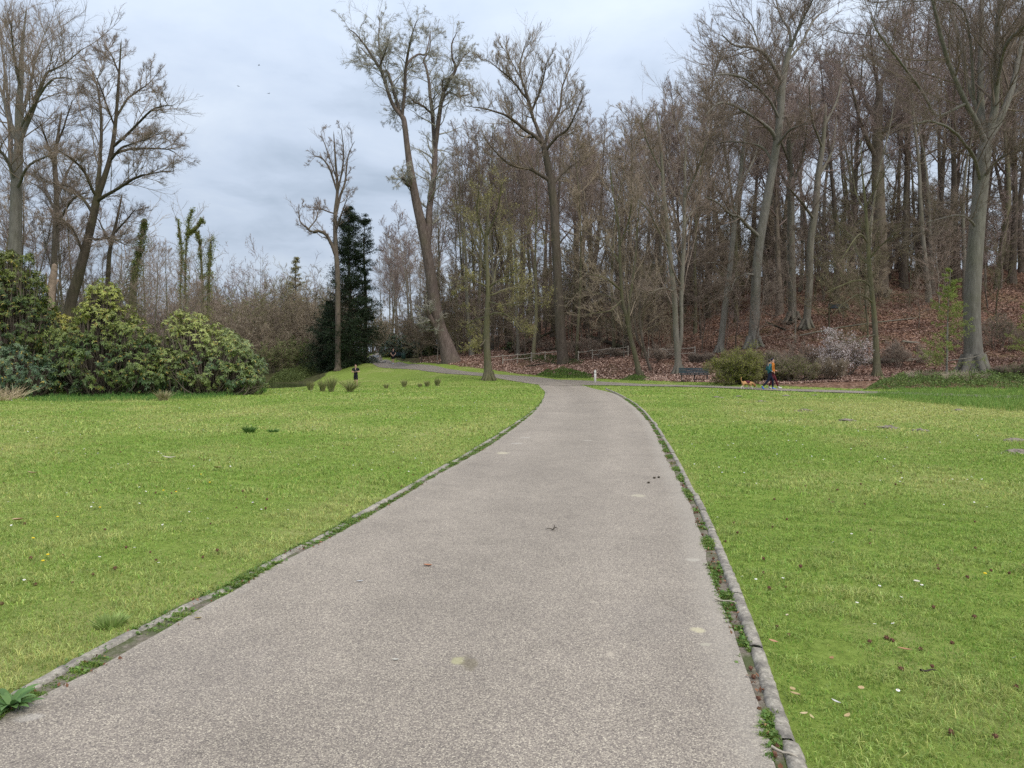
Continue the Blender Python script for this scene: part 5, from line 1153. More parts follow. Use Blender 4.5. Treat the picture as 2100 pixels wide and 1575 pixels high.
# ---------------------------------------------------------------- rhododendrons
def rhodo(name, d, blobs, label, seed, ca, cb, topc, dens=12.5, lsz=.165, cat='rhododendron', ymin=None):
    rng = np.random.default_rng(seed); px0 = np.mean([b[0] for b in blobs]); g = at(px0, d); th = thing(name, g, label, cat)
    cs = []; rs = []
    for (px, py, rp, do) in blobs:
        c = P(px, py, d + do); cs.append(c - g); rs.append(rp / F * d)
    for c_, r_ in list(zip(cs, rs)):      # side shoots that break the outline
        for _ in range(7):
            u = rand_unit(1, rng)[0]; u[2] = abs(u[2]) * 1.1 - .25; cs.append(c_ + nrm(u) * r_ * rng.uniform(.8, 1.12)); rs.append(r_ * rng.uniform(.2, .36))
    cs = np.array(cs); rs = np.array(rs); pts = []; nr = []
    for shell, dd in ((1.0, 1.0), (.72, .3)):
        for c, r in zip(cs, rs):
            n = int(4 * PI * r * r * dens * dd); u = rand_unit(n, rng); rr = r * shell * (1 + .10 * rng.normal(0, 1, n) * (shell == 1)); p = c + u * rr[:, None]
            if shell == 1:
                inside = np.zeros(n, bool)
                for c2, r2 in zip(cs, rs):
                    if (c2 == c).all(): continue
                    inside |= ((p - c2) ** 2).sum(1) < (r2 * .82) ** 2
                p = p[~inside]; u = u[~inside]
            ok = (p[:, 2] > .05) & (u[:, 2] > -.85); pts.append(p[ok]); nr.append(u[ok])
    Pp = np.concatenate(pts); U = np.concatenate(nr)
    ax = nrm(U + np.array([0, 0, .75]) + rng.normal(0, .25, U.shape)); nw = len(Pp); k = 9
    ref = np.where(np.abs(ax[:, 2:]) > .8, np.array([1., 0, 0]), np.array([0, 0, 1.])); A = nrm(np.cross(ax, ref)); B = np.cross(ax, A)
    th_ = (np.arange(k) / k * 2 * PI)[None] + rng.uniform(0, 6, (nw, 1)); R = (np.cos(th_)[..., None] * A[:, None] + np.sin(th_)[..., None] * B[:, None])
    el = rng.normal(-.05, .35, (nw, k))[..., None]
    D = nrm(R * np.cos(el) + ax[:, None] * np.sin(el)); L = lsz * rng.uniform(.7, 1.2, (nw, k))[..., None]; S = nrm(np.cross(D, ax[:, None])); Nn = np.cross(S, D); W = L * .17
    b = Pp[:, None] + 0 * D; m = b + D * L * .5 + Nn * L * .04; t = b + D * L - Nn * L * .10 + np.array([0, 0, -.12]) * L
    V = np.stack([b, m - S * W, m + Nn * (-.01), m + S * W, t], 2).reshape(-1, 3)
    q = np.arange(nw * k)[:, None] * 5; Ft = np.concatenate([q + np.array([[0, 1, 2]]), q + np.array([[0, 2, 3]]), q + np.array([[1, 4, 2]]), q + np.array([[2, 4, 3]])])
    zt = (Pp[:, 2] - Pp[:, 2].min()) / max(.1, np.ptp(Pp[:, 2])); pat = .5 + .5 * np.sin(Pp[:, 0] * 2.1 + seed) * np.cos(Pp[:, 2] * 2.7 + Pp[:, 1]); y = np.clip(pat * .9 + rng.normal(0, .25, nw), 0, 1)
    tp_ = np.clip((zt - topc[0]) / .35, 0, 1) * rng.uniform(.4, 1, nw)
    c = np.array(ca) * (1 - y[:, None]) + np.array(cb) * y[:, None]; c = c * (1 - tp_[:, None]) + np.array(topc[1]) * tp_[:, None]
    c = 1.22 * c[:, None] * rng.uniform(.65, 1.35, (nw, k, 1)); old = rng.uniform(0, 1, (nw, k, 1)) < .05; c = np.where(old, np.array([.34, .27, .06]), c)
    obj('foliage', [(V, Ft, np.repeat(c.reshape(-1, 3), 5, 0))], L_RHODO, th, smooth=False)
    # stems from the base into every lobe
    st = []
    for c_, r_ in zip(cs, rs):
        for _ in range(7):
            tgt = c_ + rand_unit(1, rng)[0] * r_ * .9; b0 = np.array([c_[0] * .45 + rng.normal(0, .25), c_[1] * .4 + rng.normal(0, .2), -.1]); mid = (b0 + tgt) / 2 + rng.normal(0, .2, 3) - np.array([0, 0, .1]); st.append(catmull([b0, mid, tgt], 8))
    st = np.array(st); V, Fs = tubes(st, np.linspace(.035, .010, 8)[None] * np.ones((len(st), 1)), 5); obj('stems', [(V, Fs)], B_BROWN, th)
    return th
rhodo('rhododendron_bush', 34.5, [(20, 600, 58, .5), (28, 548, 32, .3), (-30, 650, 95, 1), (45, 670, 58, 0), (0, 600, 70, 1), (25, 740, 55, .5), (70, 700, 40, .3), (-70, 580, 90, 1.5), (78, 650, 22, .3)], 'tall dark evergreen rhododendron at the left edge', 601, (.025, .05, .012), (.10, .13, .025), (.55, (.15, .17, .03)))
rhodo('rhododendron_bush', 32.2, [(30, 760, 46, 0), (-25, 752, 55, .2), (72, 775, 36, -.2)], 'low blue green rhododendron lobe at the left edge behind the dead reeds', 602, (.045, .085, .045), (.12, .17, .08), (.7, (.16, .20, .10)))
rhodo('rhododendron_bush', 33.3, [(215, 600, 26, .4), (192, 596, 14, .4), (235, 604, 14, .4), (206, 632, 34, .5), (180, 648, 26, .2), (250, 655, 30, .4), (215, 680, 50, .4), (165, 702, 44, .3), (275, 690, 36, .2), (130, 738, 44, 0), (205, 752, 60, -.3), (272, 752, 52, -.2), (150, 775, 42, -.5), (300, 775, 38, -.3), (110, 700, 26, .8), (300, 718, 22, .3)], 'large rhododendron with a pointed yellow green top', 603, (.04, .075, .022), (.13, .17, .04), (.42, (.31, .33, .075)))
rhodo('rhododendron_bush', 34.2, [(372, 655, 20, .4), (398, 668, 26, .5), (352, 672, 18, .2), (345, 715, 30, .3), (400, 705, 46, .2), (445, 712, 36, .2), (372, 762, 46, -.4), (440, 765, 46, -.3), (480, 735, 34, 0), (492, 775, 34, -.2), (512, 752, 24, .1), (518, 782, 25, -.2), (338, 780, 32, -.4)], 'wide rhododendron with pale yellow top leaves sloping down to the right', 604, (.05, .09, .03), (.16, .20, .055), (.36, (.31, .34, .10)))
rhodo('rhododendron_bush', 38, [(470, 700, 22, 0), (500, 715, 20, 0), (455, 720, 30, 0), (525, 750, 20, 0)], 'greyish rhododendron lobe peeping over the right shoulder of the wide one', 605, (.07, .11, .05), (.17, .21, .09), (.3, (.26, .31, .12)))
rhodo('rhododendron_bush', 37, [(128, 668, 24, 0), (140, 690, 26, 0), (110, 650, 14, 0)], 'yellow leaved rhododendron lobe between the dark one and the pointed one', 606, (.10, .13, .03), (.24, .24, .05), (.3, (.34, .32, .07)))
# dark evergreens by the far bench and bend
rhodo('holly_bush', 92, [(802, 718, 20, 0), (815, 708, 22, 1), (835, 720, 20, 0), (790, 726, 12, -.5)], 'dark evergreen holly left of the far standing man', 607, (.012, .028, .012), (.035, .06, .025), (.6, (.05, .08, .03)), dens=9, lsz=.2, cat='holly')
rhodo('holly_bush', 92, [(860, 722, 22, 0), (885, 718, 22, 1), (905, 724, 16, 1), (872, 700, 14, 1)], 'dark evergreen holly between the far bench and the poplar', 608, (.012, .028, .012), (.035, .06, .025), (.6, (.05, .08, .03)), dens=9, lsz=.2, cat='holly')
rhodo('holly_bush', 80, [(1055, 718, 16, 0), (1040, 722, 14, 0), (1150, 722, 12, -4), (1072, 724, 12, 0)], 'dark evergreen shrub by the left end of the rail fence', 609, (.015, .03, .012), (.05, .075, .025), (.6, (.06, .09, .03)), dens=9, lsz=.2, cat='holly')

# ---------------------------------------------------------------- evergreen yew and other special trees
def conifer(name, d, px, base_py_d, prof, label, seed, ca, cb, nb=150, cat='yew tree', leaf=.14, per=150, droop=.25, m=L_DARK, up=.25, zp=1.0):
    """prof: list of (py, half width px)"""
    rng = np.random.default_rng(seed); g = at(px, d); th = thing(name, g, label, cat)
    hz = np.array([CZ + (HY - p[0]) / F * d - g[2] for p in prof]); hw = np.array([p[1] / F * d for p in prof]); o = hz.argsort(); hz, hw = hz[o], hw[o]; H = hz.max()
    tp = catmull([[0, 0, -.2], [.1, .1, H * .4], [-.1, 0, H * .75], [0, .1, H]], 20); obj('trunk', [tubes(tp, np.linspace(.012 * H + .04, .02, 20), 9)], B_DARK, th)
    z0 = max(.3, hz.min()); z = z0 + (H - z0) * rng.uniform(0, 1, nb) ** zp; a = rng.uniform(0, 2 * PI, nb); w = np.interp(z, hz, hw) * rng.uniform(.45, 1.22, nb)
    up = up + .5 * (z / H) ** 2; S = np.column_stack([0 * z, 0 * z, z - w * .25]); D = np.column_stack([np.cos(a), np.sin(a), up + np.zeros(nb)]); pp, rr = grow(S, D, np.maximum(w * 1.05, .3), np.full(nb, .035) * (.5 + w / hw.max()), np.full(nb, .008), 8, .09, -.02, rng)
    obj('branches', [tubes(pp, rr, 4)], B_DARK, th)
    S2, D2, L2, R2 = spawn(pp, rr, 12, .15, 1, 50, 12, .42, .5, rng, flat=.5); D2[:, 2] -= droop * .3; p2, r2 = grow(S2, D2, L2, np.full(len(L2), .01), np.full(len(L2), .004), 5, .12, -droop * .35, rng)
    seg = p2[:, 1:].reshape(-1, 3); n = nb * per; q = seg[rng.integers(0, len(seg), n)] + rng.normal(0, .16, (n, 3)) * [1, 1, .55]
    V, Fq, c = leaves(q, leaf, rng, ca, cb, np.array([0, 0, .6]), .35)
    obj('foliage', [(V, Fq, c)], m, th, smooth=False)
    return th
conifer('yew_tree', 78, 716, 0, [(425, 5), (445, 22), (480, 42), (500, 34), (540, 40), (590, 54), (640, 68), (690, 72), (720, 50), (752, 34)], 'tall dark green yew standing left of the far bend', 701, (.008, .018, .008), (.035, .06, .022), nb=400, leaf=.15, per=220, droop=.6, zp=1.35)
conifer('yew_tree', 79.5, 748, 0, [(440, 3), (460, 14), (500, 26), (550, 24), (620, 30), (680, 34), (700, 14)], 'slimmer dark yew leaning out right behind the tall one', 704, (.008, .018, .008), (.035, .06, .022), nb=110, leaf=.15, per=200, droop=.5, zp=1.2)
conifer('yew_tree', 80, 678, 0, [(620, 4), (650, 26), (700, 46), (735, 56), (752, 52)], 'low dark yew spreading left of the tall one', 702, (.008, .018, .008), (.03, .055, .02), nb=160, leaf=.16, per=240, droop=.5)
conifer('small_conifer', 105, 607, 0, [(530, 3), (545, 10), (570, 20), (600, 28), (650, 34), (700, 36)], 'distant narrow brownish conifer above the left thicket', 703, (.15, .14, .05), (.30, .27, .10), nb=110, cat='conifer', leaf=.22, per=55, up=.35)
def ivy_tree(px, d, pts, label, seed, dens=4200, ca=(.10, .13, .03), cb=(.34, .36, .10), spread=.45, limbs=()):
    rng = np.random.default_rng(seed); g = at(px, d); th = thing('ivy_clad_tree', g, label, 'tree')
    tr = []; allp = []
    for pp in [pts] + list(limbs):
        w = np.array([P(a, b, d) for a, b, _ in pp]); r = np.array([c / F * d / 2 for *_, c in pp]); c = catmull(np.column_stack([w, r]), 20); c[:, :3] -= g
        if pp is pts: c[0, 2] = -.2
        tr.append(tubes(c[:, :3], np.maximum(c[:, 3] * .45, .02), 7)); allp.append(c)
    obj('trunk', tr, B_MOSS, th)
    lv = []
    for c in allp:
        for _ in range(15):      # bushy lumps of ivy at uneven intervals
            i_ = int(rng.integers(0, len(c))); rr_ = rng.uniform(.14, .34); q = c[i_, :3] + rng.normal(0, .16, 3) * [1, 1, .3]; lv.append(q + rand_unit(int(420 * rr_), rng) * rng.uniform(.2, 1, (int(420 * rr_), 1)) * [rr_, rr_, rr_ * 1.7])
        n = int(dens * len(c) / 20); i_ = rng.integers(0, len(c) - 1, n); t = rng.uniform(0, 1, (n, 1)); q = c[i_] * (1 - t) + c[i_ + 1] * t; u = rand_unit(n, rng); u[:, 2] *= .6; ph = rng.uniform(0, 6, 2); u *= (1.0 + .9 * np.sin(q[:, 2:3] * 2.3 + ph[0]) * np.sin(q[:, 2:3] * .9 + ph[1]))
        lv.append(q[:, :3] + u * (q[:, 3:] * 1.45 * (1.0 + spread * rng.normal(0, 1, (n, 1)))))
    obj('ivy', [leaves(np.concatenate(lv), .13, rng, ca, cb)], L_LEAF, th, smooth=False)
    gp = np.stack([resample(c, n=9) for c in allp]); a, _ = twigs_from(gp[..., :3], np.maximum(gp[..., 3] * .3, .02), rng, 12, 6, 6, .26, .55, .6, .0085, .05); obj('crown', a, T_TAN, th)
    return th
ivy_tree(383, 80, [(383, 740, 9), (381, 640, 9), (380, 560, 8), (384, 480, 7), (393, 430, 5)], 'left of two ivy clad trunks standing against the sky', 801, limbs=[[(368, 740, 6), (370, 600, 6), (372, 520, 5), (365, 450, 3)], [(386, 480, 4), (405, 465, 3), (415, 450, 2)]])
ivy_tree(425, 82, [(418, 740, 14), (416, 640, 13), (414, 560, 11), (410, 500, 8), (403, 475, 5)], 'right of two ivy clad trunks, thickly covered in bright ivy', 802, dens=4200, limbs=[[(426, 700, 12), (428, 600, 11), (430, 540, 11), (433, 490, 8)]])
ivy_tree(275, 62, [(272, 740, 26), (272, 640, 34), (275, 570, 30), (283, 530, 14), (292, 480, 9), (297, 450, 4)], 'broad ivy clad tree behind the pointed rhododendron', 803, dens=8500, ca=(.06, .085, .02), cb=(.20, .22, .06))
ivy_tree(885, 90, [(880, 738, 14), (879, 690, 14), (878, 640, 11), (880, 600, 7)], 'dark ivy clad trunk just left of the poplar', 804, dens=3800, ca=(.03, .05, .012), cb=(.09, .12, .03))
ivy_tree(1000, 86, [(975, 740, 10), (972, 600, 10), (968, 480, 8), (965, 330, 6)], 'mossy ivy stem with broken top behind the budding tree', 805, dens=1500, ca=(.10, .10, .03), cb=(.20, .19, .06), limbs=[[(1008, 740, 10), (1010, 560, 9), (1008, 400, 8), (1010, 260, 5)], [(990, 740, 8), (992, 560, 8), (1000, 420, 6), (1020, 330, 4)]])

# larch sapling
def larch(px, d, top, label, seed, half=75):
    rng = np.random.default_rng(seed); g = at(px, d); H = hgt(top, d, g); th = thing('larch_sapling', g, label, 'larch'); nb = 62
    tp = catmull([[0, 0, -.1], [.05, 0, H * .3], [.12, .05, H * .6], [.25, 0, H]], 16); obj('trunk', [tubes(tp, np.linspace(.075, .012, 16), 7)], B_BEECH, th)
    z = H * (.08 + .9 * rng.uniform(0, 1, nb)); a = rng.uniform(0, 2 * PI, nb); w = (half / F * d) * np.clip(1.05 - z / H, .06, 1) ** .8 * rng.uniform(.5, 1.1, nb); S = np.column_stack([np.interp(z, tp[:, 2], tp[:, 0]), 0 * z, z]); D = np.column_stack([np.cos(a), np.sin(a), np.full(nb, .25)])
    pp, rr = grow(S, D, w, np.full(nb, .018), np.full(nb, .005), 8, .09, .03, rng); S2, D2, L2, R2 = spawn(pp, rr, 9, .15, 1, 50, 10, .35, .5, rng, flat=.5); p2, r2 = grow(S2, D2, L2, np.full(len(L2), .007), np.full(len(L2), .003), 5, .12, -.03, rng)
    obj('branches', [tubes(pp, rr, 4), tubes(p2, r2, 3)], T_MOSS, th)
    seg = np.concatenate([pp[:, 1:].reshape(-1, 3), p2.reshape(-1, 3), p2.reshape(-1, 3)]); n = 24000; q = seg[rng.integers(0, len(seg), n)] + rng.normal(0, .035, (n, 3))
    obj('needles', [leaves(q, .052, rng, (.20, .27, .05), (.38, .45, .12), None, .35)], L_LEAF, th, smooth=False); return th
larch(1941, 41.5, 548, 'young larch with fresh bright green needles before the huge beech', 901)
larch(2120, 46, 560, 'second small larch with green needles at the right picture edge', 902, 60)

# thicket beyond the pond: separate shrubs of different tints
TH = [(455, 100, 600, 90, T_MAUVE, None, 'mauve brown thicket shrub right of the ivy clad trunks'), (500, 96, 585, 100, T_MOSS, (2200, .12, (.16, .2, .05), (.28, .33, .1), 'leaves'), 'pale green willow shrub in the far thicket, leftmost of the green ones'),
      (520, 118, 518, 110, T_MAUVE, None, 'rounded bare tree top standing above the far thicket'), (560, 92, 610, 100, T_TAN, None, 'tan brown shrub in the middle of the far thicket'), (545, 86, 660, 90, T_TAN, None, 'low tan shrub in front of the far thicket'),
      (600, 98, 560, 90, T_TAN, (2500, .12, (.18, .2, .05), (.3, .33, .1), 'leaves'), 'tall yellow green shrub left of the yew'), (640, 94, 555, 90, T_TAN, (1500, .10, (.3, .25, .12), (.42, .36, .2), 'leaves'), 'tall tan shrub with straw leaves close left of the yew'),
      (480, 84, 640, 100, T_TAN, (500, .14, (.5, .45, .35), (.7, .62, .5), 'blossom'), 'shrub with cream blossom seen over the wide rhododendron'), (610, 84, 690, 100, T_MOSS, (5200, .11, (.10, .17, .03), (.22, .31, .07), 'leaves'), 'bright green shrub right on the far pond bank'),
      (560, 80, 705, 80, T_MOSS, (4200, .11, (.09, .15, .03), (.2, .28, .07), 'leaves'), 'green shrub at the left end of the far pond bank'), (665, 84, 670, 60, T_TAN, (900, .1, (.12, .17, .04), (.25, .3, .1), 'leaves'), 'greenish shrub directly left of the low yew'),
      (430, 96, 610, 90, T_BROWN, None, 'brown shrub below the ivy clad trunks'), (350, 90, 600, 110, T_BROWN, None, 'brown thicket shrub between the two big rhododendrons'), (300, 86, 590, 110, T_MAUVE, None, 'mauve thicket shrub behind the pointed rhododendron'), (240, 70, 610, 110, T_BROWN, None, 'brown thicket shrub left of the broad ivy clad tree'),
      (170, 66, 600, 100, T_TAN, None, 'tan thicket shrub behind the dark leaning trunk'), (90, 62, 590, 100, T_TAN, None, 'tan thicket shrub behind the dead trunk'), (395, 76, 665, 90, T_MAUVE, None, 'low mauve shrub over the wide rhododendron'), (590, 120, 540, 60, T_PALE, (800, .12, (.3, .3, .12), (.42, .42, .2), 'leaves'), 'pale birch like shrub far behind the thicket'),
      (620, 90, 640, 90, T_TAN, (800, .1, (.3, .22, .12), (.45, .35, .2), 'leaves'), 'tan shrub with dry leaves left of the slender grey tree'), (520, 90, 640, 100, T_BROWN, None, 'dense brown shrub over the right shoulder of the wide rhododendron'), (575, 108, 580, 90, T_MAUVE, None, 'purplish shrub in the back of the far thicket'),
      (-20, 60, 590, 120, T_TAN, None, 'tan thicket shrub behind the tall dark rhododendron'), (780, 122, 640, 60, T_TAN, (700, .14, (.14, .2, .05), (.26, .32, .1), 'leaves'), 'greenish shrub at the end of the path gap'), (820, 112, 640, 80, T_TAN, None, 'tan thicket behind the far standing man'), (850, 104, 650, 80, T_BROWN, (1300, .14, (.3, .17, .08), (.42, .28, .15), 'leaves'), 'brown thicket with withered leaves behind the far bench'),
      (905, 100, 640, 80, T_BROWN, None, 'brown thicket behind the poplar'), (760, 130, 650, 50, T_MOSS, None, 'mossy thicket right of the yew')]
for k, (px, d, top, w, mw, lf, lab) in enumerate(TH):
    g = at(px, d); Hh = hgt(top, d, g); W_ = w / F * d
    if lf is None: lf = (1500, .10, (.15, .17, .05), (.33, .33, .13), 'leaves')
    shrub('thicket_shrub', g, Hh, W_, lab, 1000 + k, B_BROWN, mw, stems=16, k=(4, 5, 4), tw=.0095, leaf=lf, spread=.45, up=.14)
tsrc = [o_ for o_ in bpy.data.objects if o_.name.startswith('thicket_shrub') and o_.parent is None]; rng = np.random.default_rng(66)
for k in range(26):
    px = 395 + 320 * (k + rng.uniform(0, 1)) / 26; d = rng.uniform(108, 150); src = tsrc[[1, 5, 6, 12, 14, 19][k % 6]]; g = at(px, d)
    h0 = max(v[2] for v in src.children[0].bound_box); Hn = hgt(rng.uniform(545, 615), d, g); c = copy_tree(src, tuple(g), rng.uniform(0, 6), Hn / h0 * .85, Hn / h0 * .95)
    tag(c, 'tall bare shrub of the thicket skyline far behind the pond', 'bush', 'tall bare shrubs of the far thicket skyline')
# far wood closing the view
rng = np.random.default_rng(55); n = 1500; px = rng.uniform(-400, 2600, n); d = rng.uniform(170, 230, n); X = (px - CX) / F * d; Z = ht(X, d); Hh = rng.uniform(9, 17, n) * (.85 + .15 * Waves(60, 5)(X, d))
Hh = np.where(px < 700, Hh * 1.55, Hh)
tp, tr = grow(np.stack([X, d, Z], 1), np.column_stack([rng.normal(0, .07, (n, 2)), np.ones(n)]), Hh, np.full(n, .2), np.full(n, .03), 6, .08, .05, rng)
S, D, L, R = spawn(tp, tr, 9, .2, 1, 45, 12, .35, .5, rng); p1, r1 = grow(S, D, L, R, np.full(len(L), .03), 4, .12, .08, rng); S, D, L, R = spawn(p1, r1, 6, .2, 1, 42, 12, .5, .5, rng, minr=.03); p2, r2 = grow(S, D, L, R, np.full(len(L), .02), 2, .12, .05, rng)
o = obj('far_wood', [tubes(tp, tr, 4), tubes(p1, r1, 3), tubes(p2, r2, 3)], T_MAUVE); tag(o, 'distant bare wood closing the view behind everything', 'wood', kind='stuff')
print('vegetation done')

# ---------------------------------------------------------------- benches, post, fence, logs
M_TEAL = plain('dark_teal_paint', (.018, .045, .06), .5, .5, .25, 12, .1); M_IRON = plain('cast_iron', (.015, .02, .022), .5, .5, .2, 20, .1)
M_BOARD = plain('weathered_rail', (.36, .32, .27), .9, .1, .3, 6, .4); M_WHITE = plain('white_painted_wood', (.62, .60, .55), .7, .3, .15, 8, .2); M_GREENM = plain('dark_green_metal', (.02, .06, .045), .5, .5, .2, 10, .1)
def bench(loc, rz, W, label, seats=3):
    th = thing('park_bench', loc, label, 'bench', None, rz)      # faces -Y
    obj('seat', [box(0, -.20 + i * .085, .44 + (.012 if i in (0, 5) else 0) - .003 * i, W, .068, .03, bev=.006) for i in range(6)], M_TEAL, th)
    obj('backrest', [box(0, .30 + i * .035, .54 + i * .10, W, .028, .078, bev=.006) for i in range(4)], M_TEAL, th)
    for x in (-W * .42, 0, W * .42):
        pcs = []
        for c in ([[x, -.24, .42], [x, -.20, .28], [x, -.28, .14], [x, -.33, .02], [x, -.38, .015]], [[x, .18, .42], [x, .10, .28], [x, .22, .14], [x, .30, .02], [x, .36, .015]], [[x, -.24, .415], [x, 0, .405], [x, .2, .41], [x, .29, .55], [x, .345, .70], [x, .42, .90]],
                  [[x, -.2, .30], [x, -.02, .22], [x, .1, .30], [x, .02, .36], [x, -.06, .31]]):
            pp = catmull(c, 18); pcs.append(tubes(pp, np.full(18, .019), 7, False))
        obj('leg', pcs, M_IRON, th)
    return th
g = at(1424, 47.6); bench((g[0], g[1], g[2]), math.radians(-7), 1.98, 'dark blue slatted park bench with cast iron legs below the wood')
g = at(818, 84.5); bench((g[0], g[1], g[2]), math.radians(52), 1.7, 'far small dark bench beside the standing man at the path bend')
g = at(1721, 66); bench((g[0], g[1], g[2]), math.radians(-12), 1.8, 'bench half hidden high up on the leafy slope')
g = at(827.5, 83.5); th = thing('litter_bin', g, 'dark green litter bin beside the far bench', 'bin')
a = np.arange(20) / 20 * 2 * PI
def lathe(prof, seg=20):
    V = np.array([[r * math.cos(t), r * math.sin(t), z] for r, z in prof for t in np.arange(seg) / seg * 2 * PI]); q = [[i * seg + j, i * seg + (j + 1) % seg, (i + 1) * seg + (j + 1) % seg, (i + 1) * seg + j] for i in range(len(prof) - 1) for j in range(seg)]
    return V, np.array(q)
obj('body', [lathe([(.0, .06), (.22, .06), (.25, .1), (.25, .78), (.23, .80), (.21, .78), (.21, .2), (0, .2)])], M_GREENM, th); obj('rim', [lathe([(.24, .76), (.275, .77), (.275, .81), (.24, .82), (.24, .76)])], M_IRON, th); obj('post', [box(0, .29, .5, .06, .06, 1.0, bev=.006)], M_GREENM, th)
g = at(1220.5, 53.3); th = thing('bollard', g, 'slim white wooden post at the corner of path and side path', 'post')
obj('shaft', [box(0, 0, .42, .15, .15, .92, bev=.012)], M_WHITE, th); obj('cap', [(lambda v, f: (np.where((v[:, 2:3] > .95), v * [0.55, .55, 1], v), f))(*box(0, 0, .93, .15, .15, .09, bev=.012))], M_WHITE, th)
obj('dark_band', [box(0, 0, .74, .156, .156, .05)], M_IRON, th)
# rail fence at the wood edge
def fence(pts, hh, label, braces=()):
    th = thing('rail_fence', pts[0], label, 'fence'); b = np.array(pts[0]); P3 = [np.array(p) - b for p in pts]
    for p in P3: V, Fs = tubes([[p[0], p[1], p[2] - .2], [p[0] + .01, p[1], p[2] + .5], [p[0], p[1], p[2] + hh + .12]], [.062, .058, .054], 9, False); obj('post', [(V, Fs), ball((p[0], p[1], p[2] + hh + .12), .054, 9, 5, (1, 1, .3))], M_BOARD, th)
    for q, z in ((0, hh), (1, hh * .5)):
        pcs = []
        for a_, b_ in zip(P3[:-1], P3[1:]):
            if q == 1 and (a_[0] * 7) % 3 < 1.2: continue
            k = catmull([a_ + [0, -.075, z], (a_ + b_) / 2 + [0, -.08, z - .03], b_ + [0, -.075, z + .02]], 6); pcs.append(tubes(k, np.full(6, .034), 7, False))
        if pcs: obj('rail', pcs, M_BOARD, th)
    for (a_, b_) in braces: obj('brace', [bar(np.array(a_) - b, np.array(b_) - b, .07, .05)], M_BOARD, th)
fence([at(px, 69.5) for px in (1000, 1031, 1061, 1090, 1118, 1150)], .80, 'left stretch of the weathered wooden rail fence at the wood edge')
fence([at(px, 66 - (px - 1180) * .015) for px in (1186, 1215, 1252, 1288)], .80, 'right stretch of the weathered wooden rail fence at the wood edge')
c0 = at(1359, 61); fence([at(1330, 61), at(1359, 60.5), at(1390, 61), at(1425, 61)], .85, 'short rail fence with slanting braces behind the bench', [(at(1359, 60.2) + [0, 0, 1.0], at(1335, 60.2) + [0, 0, .35]), (at(1359, 60.2) + [0, 0, 1.0], at(1380, 60.2) + [0, 0, .35])])
def log(pts, label, m, cat='log', seed=0, br=0, sides=12, r_noise=.06):
    rng = np.random.default_rng(seed); w = np.array([P(a, b, c) for a, b, c, _ in pts]); r = np.array([e for *_, e in pts]); c = catmull(np.column_stack([w, r]), 24); c[:, 3] *= 1 + r_noise * rng.normal(0, 1, 24)
    b = w[0].copy(); c[:, :3] -= b; o = obj('fallen_log', [tubes(c[:, :3], c[:, 3], sides, False), ball(c[-1, :3], c[-1, 3], 8, 6)], m); o.location = b
    tag(o, label, cat)
    if br:
        S, D, L, R = spawn(c[None, :, :3], c[None, :, 3], br, .3, 1, 50, 10, .25, .4, rng); p, q = grow(S, D, L, R, np.full(len(L), .01), 7, .15, .0, rng); t, _ = twigs_from(p, q, rng, 3, 3, 3, .4, .4, .5, .006); obj('branches', [tubes(p, q, 5)] + t, m, o)
    return o
log([(1590, 735, 49.5, .20), (1700, 739, 50, .24), (1800, 741, 50, .24), (1900, 741, 50, .22), (1972, 736, 50.5, .2)], 'long mossy fallen trunk lying level behind the blossom shrub', B_GREY, seed=1)
log([(1640, 688, 56, .05), (1720, 672, 56, .055), (1800, 661, 56, .05), (1880, 652, 56.5, .035)], 'thin straight pole propped across the slope above the blossom', B_GREY, 'pole', 2)
log([(1205, 690, 76, .22), (1232, 697, 74, .21), (1265, 708, 72, .2), (1290, 716, 71, .16)], 'dark leaning fallen trunk behind the rail fence', B_DARK, seed=3, br=4)
log([(1150, 672, 80, .12), (1110, 690, 79, .15), (1075, 706, 78, .16), (1045, 722, 77, .15)], 'dark fallen branch slanting left behind the rail fence', B_DARK, seed=4, br=5)
log([(1570, 660, 66, .06), (1590, 668, 65, .1), (1610, 676, 64, .11)], 'short dark log on the slope right of the tall beech', B_DARK, seed=5)
log([(1078, 751, 62, .05), (1098, 749, 62, .06), (1118, 745, 62.5, .03)], 'thin dark stick lying in the litter before the left rail fence', B_DARK, 'stick', seed=6)
log([(1940, 740, 41, .02), (1965, 737, 41.5, .03), (1995, 733, 42, .03), (2030, 720, 42.5, .015)], 'pale bent branch lying before the foot of the huge beech', B_GREY, 'branch', 7)
log([(2010, 660, 60, .1), (2060, 648, 60, .16), (2120, 640, 60, .14)], 'dark log lying on the slope beyond the huge beech', B_DARK, seed=8)
log([(1850, 700, 54, .08), (1900, 704, 54, .09), (1960, 700, 54, .07)], 'weathered log on the slope left of the huge beech', B_GREY, seed=9)
log([(720, 753, 82, .06), (745, 754, 82, .07), (765, 753.5, 82, .05)], 'dark log on the grass by the inner edge of the far bend', B_DARK, seed=10)

